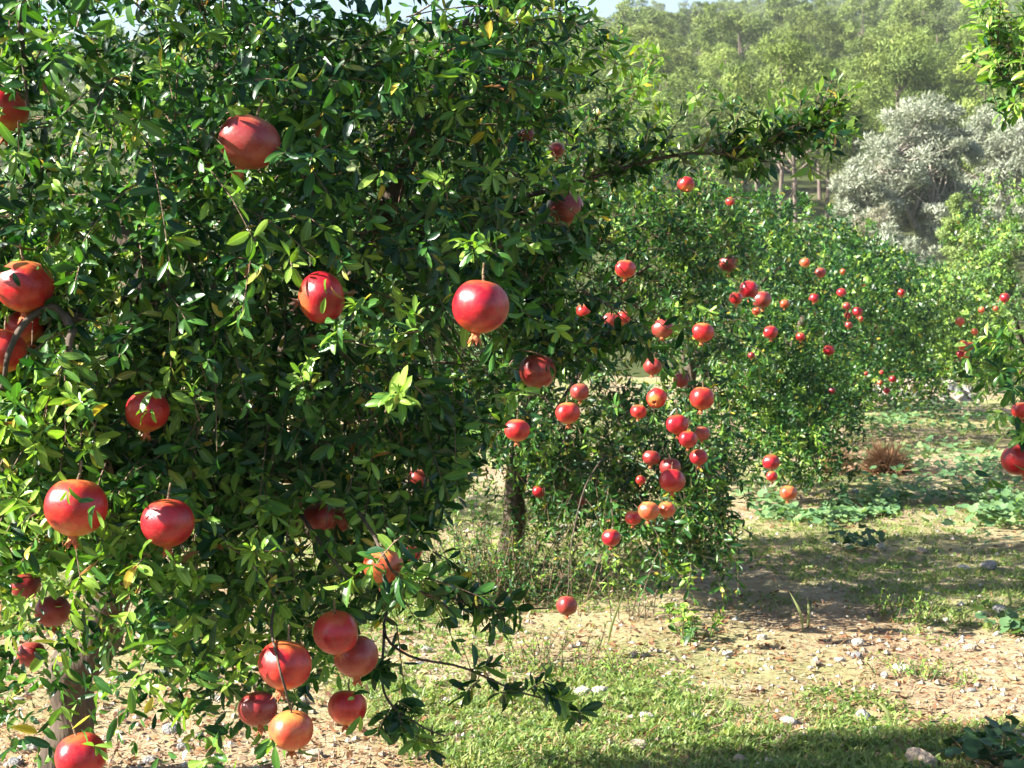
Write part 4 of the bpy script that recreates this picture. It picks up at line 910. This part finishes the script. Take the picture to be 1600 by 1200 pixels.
# dry brown tufts
def dry_tuft(base, r, label, seed, c0, c1):
    rg = np.random.default_rng(seed); n = 900; root = thing('dry_shrub', base, label, 'dry shrub')
    d = nrm(rvec(n, rg) + np.array((0, 0, .75))); d[:, 2] = np.abs(d[:, 2])
    L = r * (.7 + .6 * rg.random(n)); s = nrm(np.cross(d, rvec(n, rg))) * .004
    m = d * (L * .55)[:, None] + rg.normal(size=(n, 3)) * r * .10; t = d * L[:, None] + rg.normal(size=(n, 3)) * r * .22
    V = np.stack((-s + d*.01, s + d*.01, m - s, m + s, t), 1).reshape(-1, 3); F = (np.array(((0, 1, 3), (0, 3, 2), (2, 3, 4)))[None] + (np.arange(n)*5)[:, None, None]).reshape(-1, 3)
    link('stems', mesh_np('stems', V, F, M['straw'], np.repeat(lerp_cols(rg.random(n), c0, c1), 5, 0)), root, kind='stuff')
dry_tuft(G(1308, 738), .20, 'pale straw brown dry shrub next to the third tree', 321, (.36, .22, .13), (.50, .36, .22))
dry_tuft(G(1382, 738), .24, 'darker brown round dry shrub standing in the lane', 322, (.20, .10, .055), (.34, .20, .11))
p0 = G(778, 945)
link('stake', tri_mesh('stake', *tube(np.array(((0, 0, -.05), (.004, .002, .08), (.0, 0, .17))), [.010, .009, .008], 7, .1), M['calyx_dry']), None, p0, 'thin reddish stick standing before the sucker shoots', 'stick')

# stones
def stone_mesh(seed, mat, sub=2):
    bm = bmesh.new(); bmesh.ops.create_icosphere(bm, subdivisions=sub, radius=1); rg = np.random.default_rng(seed)
    v = np.array([q.co[:] for q in bm.verts]); f = np.array([[w.index for w in q.verts] for q in bm.faces]); bm.free()
    for _ in range(7):                                                  # chop flat facets
        nn = rvec(1, rg)[0]; k = .62 + .25 * rg.random(); dd = v @ nn; v = v - np.maximum(dd - k, 0)[:, None] * nn
    v = v * (1 + .22 * (fbm(v[:, 0]*2+seed, v[:, 1]*2, v[:, 2]*2, seed, 3) - .5)[:, None]) * np.array((1, .75 + .3*rg.random(), .5 + .25*rg.random()))
    return mesh_np('stone', v, f, M[mat], smooth=False)
STN = {m: [stone_mesh(400 + 7*i + len(m), m) for i in range(4)] for m in ('stone', 'stone_grey', 'stone_tan')}
srg = random.Random(9)
def stone(px, py, dpx, label, mat='stone', group='stones on the orchard floor', sink=.15):
    p = G(px, py + dpx * .2); r = dpx * p[1] / FPX / 2
    o = link('stone', srg.choice(STN[mat]), None, (p[0], p[1], p[2] + r * (.45 - sink)), label, 'stone', group)
    o.scale = (r, r * srg.uniform(.8, 1.1), r * srg.uniform(.9, 1.2)); o.rotation_euler = (srg.uniform(-.3, .3), srg.uniform(-.3, .3), srg.uniform(0, 6.28))
for a in [(1337, 1024, 24, 'grey rounded stone in the middle of the sunny trio of stones', 'stone_grey'), (1313, 1030, 20, 'pale stone left in the sunny trio of stones'), (1341, 1003, 26, 'flat pale stone topmost in the sunny trio of stones'),
          (1382, 1055, 18, 'small white stone left of the bright bushy weed'), (1410, 1044, 32, 'low pale stone half covered by the bright bushy weed'), (1232, 1126, 28, 'pale round stone alone in the short grass near the bottom'),
          (1350, 1118, 30, 'flat greyish stone near the bottom, right of the pale round one', 'stone_grey'), (1012, 1118, 28, 'white stone in the greenest grass patch'), (910, 1080, 30, 'left one of two flat pale stones side by side'), (937, 1079, 30, 'right one of two flat pale stones side by side'),
          (1138, 1020, 22, 'pale flat stone on reddish straw in front of the shade strip'), (1440, 1184, 58, 'big tan stone at the bottom edge beside the dark mallow', 'stone_tan'), (1545, 883, 30, 'dark grey stone in the wide shade strip', 'stone_grey'), (1506, 886, 20, 'pale stone in shade left of the dark grey stone'),
          (1440, 860, 22, 'tan stone on the sunlit rim above the shade strip', 'stone_tan'), (1375, 853, 24, 'pale block on the sunlit rim above the shade strip'), (1308, 849, 15, 'left small stone of two on the sunlit rim'), (1326, 853, 15, 'right small stone of two on the sunlit rim'),
          (1533, 959, 18, 'white stone under the arching grass blade'), (1562, 951, 26, 'grey stone right of the arching grass blade', 'stone_grey'), (1558, 990, 15, 'small pale stone on reddish straw at the right'), (1190, 995, 20, 'pale stone at the lit edge of the near shade strip'), (1515, 1012, 26, 'tan stone with a dark shadow on reddish straw', 'stone_tan'),
          (882, 823, 22, 'pale stone left below the lowest sunlit fruit pair'), (861, 842, 15, 'brownish stone right of the trunk of the second tree', 'stone_tan'), (983, 896, 14, 'dark stone at the upper edge of the near shade strip', 'stone_grey'), (718, 1131, 24, 'flat pale stone under the lowest drooping branch'), (712, 1161, 20, 'small stone under the tip of the lowest drooping branch', 'stone_tan'),
          (265, 1138, 32, 'dark grey rounded stone in the shade below the leaves', 'stone_grey'), (287, 1166, 24, 'flat grey stone right below the dark rounded one', 'stone_grey'), (44, 1165, 38, 'pale stone left of the trunk foot'), (312, 1150, 18, 'small grey stone in the shade right of the dark rounded one', 'stone_grey'), (24, 1190, 30, 'grey stone in the bottom left corner', 'stone_grey'), (236, 1186, 26, 'grey stone at the bottom edge right of the trunk foot', 'stone_grey'),
          (1275, 1035, 18, 'small flat tan stone left of the sunny trio', 'stone_tan'), (1478, 968, 14, 'tiny pale stone left under the arching grass blade')]: stone(*a)
for i in range(120):
    x, z = floor_pts(1, rng, 4.6, 15.0, 1.0, 40, 1600); x, z = float(x[0]), float(z[0]); r = .008 + .028 * srg.random()**2.2
    if x < -.4 and z > 6: continue
    o = link('stone', srg.choice(STN[srg.choice(['stone', 'stone', 'stone', 'stone_grey', 'stone_tan'])]), None, (x, z, float(ground_z(x, z)) + r * .25), 'small stone scattered loose on the straw and short grass', 'stone', 'small scattered stones')
    o.scale = (r, r, r * srg.uniform(.7, 1.1)); o.rotation_euler = (srg.uniform(-.4, .4), srg.uniform(-.4, .4), srg.uniform(0, 6.28))
# heap of field stones at the end of the lane
hb = P(1442, 612, 21.3); hb[2] = ground_z(hb[0], hb[1])
root = thing('stone_heap', hb, 'heap of pale field stones at the end of the lane', 'stone heap')
V, F = grid(np.linspace(-1, 1, 15), np.linspace(-1, 1, 11), lambda a, b: .30 * np.clip(1 - a*a - b*b, 0, 1) - .06 + .05 * fbm(a*3, b*3, s=4)); V *= np.array((.85, .55, 1))
link('mound', mesh_np('mound', V, F, M['stone_tan']), root)
for i in range(150):
    a, q = srg.random() * 6.283, srg.random() ** .6; x, y = math.cos(a) * q * .85, math.sin(a) * q * .55; r = srg.uniform(.03, .085)
    o = link('stone', srg.choice(STN[srg.choice(['stone', 'stone', 'stone_tan', 'stone_grey'])]), root, (x, y, .30 * (1 - q*q) - .02 + r * .3)); o.scale = (r, r, r); o.rotation_euler = (srg.uniform(-.6, .6), srg.uniform(-.6, .6), srg.uniform(0, 6.28))

# ------------------------------------------------------------------ brush, olives, pines
def tufted_crown(puffs, per, size, cols, rng, up=.5, wid=.4, thick=.45):
    """crown of many narrow sprays gathered in clumps; puffs = (centre, radius) rows"""
    pc = np.array([p[0] for p in puffs]); pr = np.array([p[1] for p in puffs]); k = len(puffs)
    i = np.repeat(np.arange(k), per); n = len(i)
    d = nrm(rvec(n, rng) + np.array((0, 0, .30))); q = 1 - thick * rng.random(n)**1.3
    pos = pc[i] + d * (pr[i] * q)[:, None] * np.array((1, 1, .72))
    tg = rvec(n, rng); tg = nrm(tg - d * np.sum(tg * d, 1, keepdims=True))
    dir_ = nrm(tg * .8 + d * .45 + np.array((0, 0, up * .6)))
    s = nrm(np.cross(dir_, d + rvec(n, rng) * .45)); L = size * (.6 + .8 * rng.random(n)); w = L * wid
    a = pos - dir_ * (L*.3)[:, None]
    V = np.stack((a, pos + s * (w*.5)[:, None], pos + dir_ * (L*.7)[:, None], pos - s * (w*.5)[:, None]), 1).reshape(-1, 3)
    F = np.arange(4*n).reshape(-1, 4)
    tone = rng.random(k)[i] * .7 + .3 * rng.random(n)
    col = lerp_cols(tone, *cols) * (.8 + .4 * rng.random((n, 1)))
    return V, F, np.repeat(col, 4, 0)
PINE_C = ((.055, .090, .020), (.12, .17, .034), (.20, .25, .055))
def pine_mesh(seed, n_puff, per, size, h=9.0, bare=.46):
    rg = np.random.default_rng(seed); puffs = []
    for i in range(n_puff):
        t = rg.random(); zz = h * (bare + (.96 - bare) * t); rad = h * .30 * math.sqrt(max(.05, 1 - ((t - .28) / .80)**2)); a = rg.random() * 6.283; q = rad * rg.random()**.5
        puffs.append(((q*math.cos(a), q*math.sin(a), zz), h * (.06 + .06 * rg.random())))
    V, F, c = tufted_crown(puffs, per, size, PINE_C, rg, up=.15, wid=.22)
    crown = mesh_np('crown', V, F, M['needle'], c)
    g = Geo(); lx, ly = rg.normal(size=2) * .35
    g.add(*wood_tube([(0, 0, -.5), (lx*.4, ly*.4, h*.3), (lx, ly, h*.62), (lx*1.3, ly*1.2, h*.92)], h*.014, h*.004, 10, 6, .1, seed))
    if bare > .5:
        for q in range(2): a = q * 1.3 + seed; zq = h * (.28 + .05 * q); g.add(*wood_tube([(lx*zq/h, ly*zq/h, zq), (lx*zq/h + .5*math.cos(a), ly*zq/h + .5*math.sin(a), zq + .35), (lx*zq/h + .9*math.cos(a), ly*zq/h + .9*math.sin(a), zq + .8)], .035, .012, 6, 4, .1, q))
    for i in range(0, n_puff, 3):
        c0 = np.array(puffs[i][0]); z0 = max(h*.3, c0[2] - h*.14); st = np.array((lx * z0/h, ly * z0/h, z0))
        g.add(*wood_tube([st, st*.5 + c0*.5 + np.array((0, 0, -.1)), c0], h*.006, h*.002, 5, 4, .1, seed+i))
    return crown, g.mesh('trunk', M['pinebark'])
PN = [pine_mesh(500+i, 34, 430, .24, 8.6, .36) for i in range(5)]
PB = [pine_mesh(540+i, 24, 400, .24, 9.2, .56) for i in range(3)]
PF = [pine_mesh(520+i, 27, 190, .36, 8.4, .36) for i in range(4)]
prg = np.random.default_rng(61); prn = random.Random(61)
spots = []
for px, z, s in [(1215, 67, .92), (1243, 72, .95), (1290, 80, 1.0), (1330, 74, .9), (1385, 84, 1.05), (1190, 78, .9), (1460, 88, 1.0), (1525, 82, 1.05), (1575, 92, 1.0), (1160, 86, .95), (1345, 92, 1.0), (1110, 84, .9), (1060, 92, .95), (1600, 78, .9), (1010, 88, .9), (1425, 98, 1.1), (1280, 96, 1.05), (1490, 100, 1.1)]:
    spots.append(((px - 800) / FPX * z, z, s))
cand = 0
while cand < 9000:
    cand += 1
    z = 74 + 346 * prn.random() ** .62; x = (prn.uniform(560, 1720) - 800) / FPX * z
    dmin = 4.6 + .010 * z
    if all((x - a)**2 + (z - b)**2 > dmin*dmin for a, b, _ in spots): spots.append((x, z, prn.uniform(.72, 1.12)))
spots.sort(key=lambda q: q[1])
def zone(px):
    return ("above the nearest tree's yellow shoots" if px < 1000 else "above the arching branch's middle" if px < 1110 else "above the arching branch's tip" if px < 1230 else
            'left of the largest olive tree' if px < 1340 else 'directly behind the largest olive tree' if px < 1470 else 'between the two silvery olive trees' if px < 1540 else 'behind the right edge olive tree')
def pine(x, y, s, kind, label):
    cr, tk = prn.choice(kind)
    o = thing('pine_tree', (x, y, float(height(x, y)) - .2), label, 'pine tree', 'pine trees on the hillside')
    link('crown', cr, o, kind='stuff'); link('trunk', tk, o)
    o.scale = (s * prn.uniform(.85, 1.2), s * prn.uniform(.85, 1.2), s * prn.uniform(.85, 1.15)); o.rotation_euler = (prn.uniform(-.06, .06), prn.uniform(-.06, .06), prn.uniform(0, 6.28))
spots = [(800 + FPX * x / y, x, y, q) for x, y, q in spots]
mine = [t for t in spots if t[0] > 850 and t[0] < 1660][:285]; chosen = set(mine)
for i, (px, x, y, q) in enumerate(mine):
    near = y < 81
    row = ('tall pine with a bare forked trunk' if near else 'pine of the front rank' if y < 96 else 'pine of the second rank' if y < 115 else 'pine low on the slope' if y < 140 else 'pine halfway up the slope' if y < 175 else 'small pine high on the slope' if y < 215 else 'tiny pine near the crest')
    pine(x, y, q, PB if near else PN if y < 125 else PF, row + ', ' + zone(px))
spots = [(x, y, q) for px, x, y, q in spots if (px, x, y, q) not in chosen]; N_IND = 0
rest = spots[N_IND:]
# the rest of the wood, up to the ridge and out of sight to the left
for _ in range(380):
    z = prn.uniform(90, 430); x = (prn.uniform(-300, 1900) - 800) / FPX * z; 
    if 800 + FPX * x / z < 600: rest.append((x, z, prn.uniform(.8, 1.15)))
far_t = []
for k in range(4):
    me = PF[k][0]; nv, nf = len(me.vertices), len(me.polygons)
    v = np.empty(nv*3, np.float32); me.vertices.foreach_get('co', v); cc = np.empty(nv*4, np.float32); me.attributes['col'].data.foreach_get('color', cc)
    sel = np.arange(nf) % 11 == 0; v = v.reshape(nf, 4, 3)[sel]; cc = cc.reshape(nf, 4, 4)[sel][:, :, :3]
    m_ = v.mean(1, keepdims=True); v = m_ + (v - m_) * 2.3
    far_t.append((v.reshape(-1, 3), cc.reshape(-1, 3)))
g = Geo()
for x, y, s in rest:
    v, cc = far_t[prn.randrange(4)]; a = prn.uniform(0, 6.28); ca, sa = math.cos(a) * s, math.sin(a) * s
    w = np.stack((v[:, 0]*ca - v[:, 1]*sa + x, v[:, 0]*sa + v[:, 1]*ca + y, v[:, 2]*s + float(height(x, y)) - .2), 1)
    g.add(w, np.arange(len(w)).reshape(-1, 4), cc * prn.uniform(.65, 1.25))
link('far_forest', g.mesh('far_forest', M['needle_far']), kind='stuff')

OLIVE_C = ((.155, .178, .12), (.26, .285, .21), (.385, .41, .32))
def olive(name, base, label, lobes, stems, seed, per=260, size=.15, cat='olive tree', cols=OLIVE_C, twigs=True):
    rg = np.random.default_rng(seed); root = thing(name, base, label, cat, None)
    puffs = []
    for c, r, k in lobes:
        c = np.asarray(c) - base
        for _ in range(k):
            d = rvec(1, rg)[0]; puffs.append((c + d * r * rg.random()**.4 * np.array((1, 1, .8)), r * (.26 + .2 * rg.random())))
    V, F, col = tufted_crown(puffs, per, size, cols, rg, up=.8, wid=.26, thick=.6)
    link('crown', mesh_np('crown', V, F, M['olive'], col), root, kind='stuff')
    for i, (pts, r0, r1) in enumerate(stems):
        wood('trunk' if i == 0 else 'branch', pts, r0, r1, root, base, 14, 8, 'olivebark', seed+i, .18)
    g = Geo()
    for i in range(0, len(puffs) if twigs else 0, 2):
        e = np.array(puffs[i][0]); st = np.asarray(stems[i % len(stems)][0][-1]) - base; g.add(*wood_tube([st, st*.5 + e*.5 + rg.normal(size=3)*.1, e], .03, .008, 6, 4, .1, i))
    if twigs: link('twigs', g.mesh('twigs', M['olivebark']), root, kind='stuff')
def gz(px, z): x = (px - 800) / FPX * z; return np.array((x, z, float(height(x, z)) - .1))
b = gz(1437, 50)
olive('olive_tree', b, 'largest silvery olive tree, with forked pale trunk, before the pine slope', [(P(1440, 205, 50), 1.15, 26), (P(1385, 265, 49.5), 1.25, 30), (P(1475, 245, 50), 1.1, 26), (P(1335, 300, 50), .75, 14), (P(1420, 300, 51), 1.2, 16), (P(1350, 345, 50), .7, 12), (P(1490, 320, 50.5), .9, 16), (P(1400, 355, 51), .8, 12), (P(1460, 350, 49.2), .75, 14), (P(1320, 330, 50), .6, 10), (P(1385, 320, 49.3), .8, 14)],
      [([b, P(1440, 380, 50), P(1425, 345, 50), P(1395, 295, 49.8), P(1370, 260, 49.8)], .16, .05), ([P(1440, 380, 50), P(1452, 330, 50), P(1455, 270, 50), P(1445, 215, 50)], .11, .04), ([P(1425, 345, 50), P(1440, 300, 49.7), P(1480, 255, 49.7)], .07, .03)], 601)
b = gz(1575, 55)
olive('olive_tree', b, 'silvery olive tree at the right photo edge, darker on its shaded flank', [(P(1555, 220, 55), 1.2, 26), (P(1600, 250, 54), 1.4, 26), (P(1590, 205, 56), 1.0, 16), (P(1540, 280, 55), .9, 14), (P(1540, 345, 54), .9, 14), (P(1590, 330, 54), 1.0, 16), (P(1520, 235, 55), .8, 12)],
      [([b, P(1565, 360, 55), P(1560, 300, 55), P(1565, 240, 55)], .14, .04), ([P(1565, 360, 55), P(1575, 310, 54.5), P(1595, 265, 54.5)], .08, .03)], 602)
b = gz(1408, 42)
olive('olive_shrub', b, 'low pale olive shrub in front of the largest olive tree', [(P(1405, 395, 42), .75, 20), (P(1440, 410, 42), .6, 12), (P(1380, 375, 43), .5, 10)], [([b, P(1408, 420, 42), P(1405, 395, 42)], .05, .02)], 603, 130, .14, 'shrub')
b = gz(1370, 47)
olive('olive_shrub', b, 'loose grey olive shrub left of the largest olive trunk', [(P(1368, 350, 47), .8, 16), (P(1340, 370, 46), .6, 10)], [([b, P(1370, 380, 47), P(1366, 350, 47)], .05, .02)], 604, 110, .14, 'shrub', ((.17, .15, .10), (.23, .22, .15), (.29, .29, .21)))
b = gz(1505, 27)
olive('young_tree', b, 'slender light green young tree in front of the olive trees', [(P(1500, 320, 27), .20, 8), (P(1498, 365, 27), .32, 14), (P(1505, 415, 27), .42, 20), (P(1520, 450, 27), .45, 16)], [([b, P(1504, 420, 27), P(1500, 310, 27)], .03, .01)], 605, 260, .075, 'tree', ((.11, .17, .045), (.17, .24, .065), (.24, .31, .10)), twigs=False)
GRN = ((.06, .095, .028), (.10, .135, .04), (.16, .18, .07))
for i, (px, py, z, r, lab) in enumerate([(1275, 385, 40, .8, 'green bush behind the top of the third tree'), (1200, 385, 44, .9, 'bushy green shrub below the bare pine trunks'), (1325, 410, 38, .6, 'olive green bush left of the low pale olive shrub'), (1560, 400, 36, .9, 'dull green bush between the young tree and the right photo edge'),
                                         (1470, 440, 33, .8, 'grey green bush at the left foot of the young tree'), (1120, 350, 46, 1.0, 'green bush glimpsed above the second tree'), (1440, 520, 28, .8, 'dark bush behind the stone heap'), (1500, 560, 26, .7, 'dark green bush right of the stone heap')]):
    b = gz(px, z); c = P(px, py, z)
    olive('shrub', b, lab, [(c, r, 16), (c*.6 + b*.4, r*.9, 10)], [([b, (b+c)/2, c], .05, .02)], 620+i, 120, .16, 'shrub', GRN if i not in (4,) else ((.14, .16, .09), (.20, .22, .13), (.26, .28, .18)))

# ------------------------------------------------------------------ air
HAZE = .0003
def haze_box(density, x0, x1, y0, y1, z0, z1):
    bm = bmesh.new(); bmesh.ops.create_cube(bm, size=1); me = bpy.data.meshes.new('haze'); bm.to_mesh(me); bm.free()
    m = bpy.data.materials.new('haze'); m.use_nodes = True; N = m.node_tree.nodes; N.clear()
    pv = N.new('ShaderNodeVolumePrincipled'); pv.inputs['Color'].default_value = (.86, .92, 1, 1); pv.inputs['Density'].default_value = density; pv.inputs['Anisotropy'].default_value = 0
    o = N.new('ShaderNodeOutputMaterial'); m.node_tree.links.new(pv.outputs[0], o.inputs['Volume']); me.materials.append(m)
    h = link('haze', me, None, ((x0+x1)/2, (y0+y1)/2, (z0+z1)/2), kind='stuff'); h.scale = (x1-x0, y1-y0, z1-z0)

haze_box(HAZE, -505, 505, -125, 645, -45, float(max(height(np.array([-300., 0, 150, 400]), np.full(4, 392.)).max(), 60)) + 16)
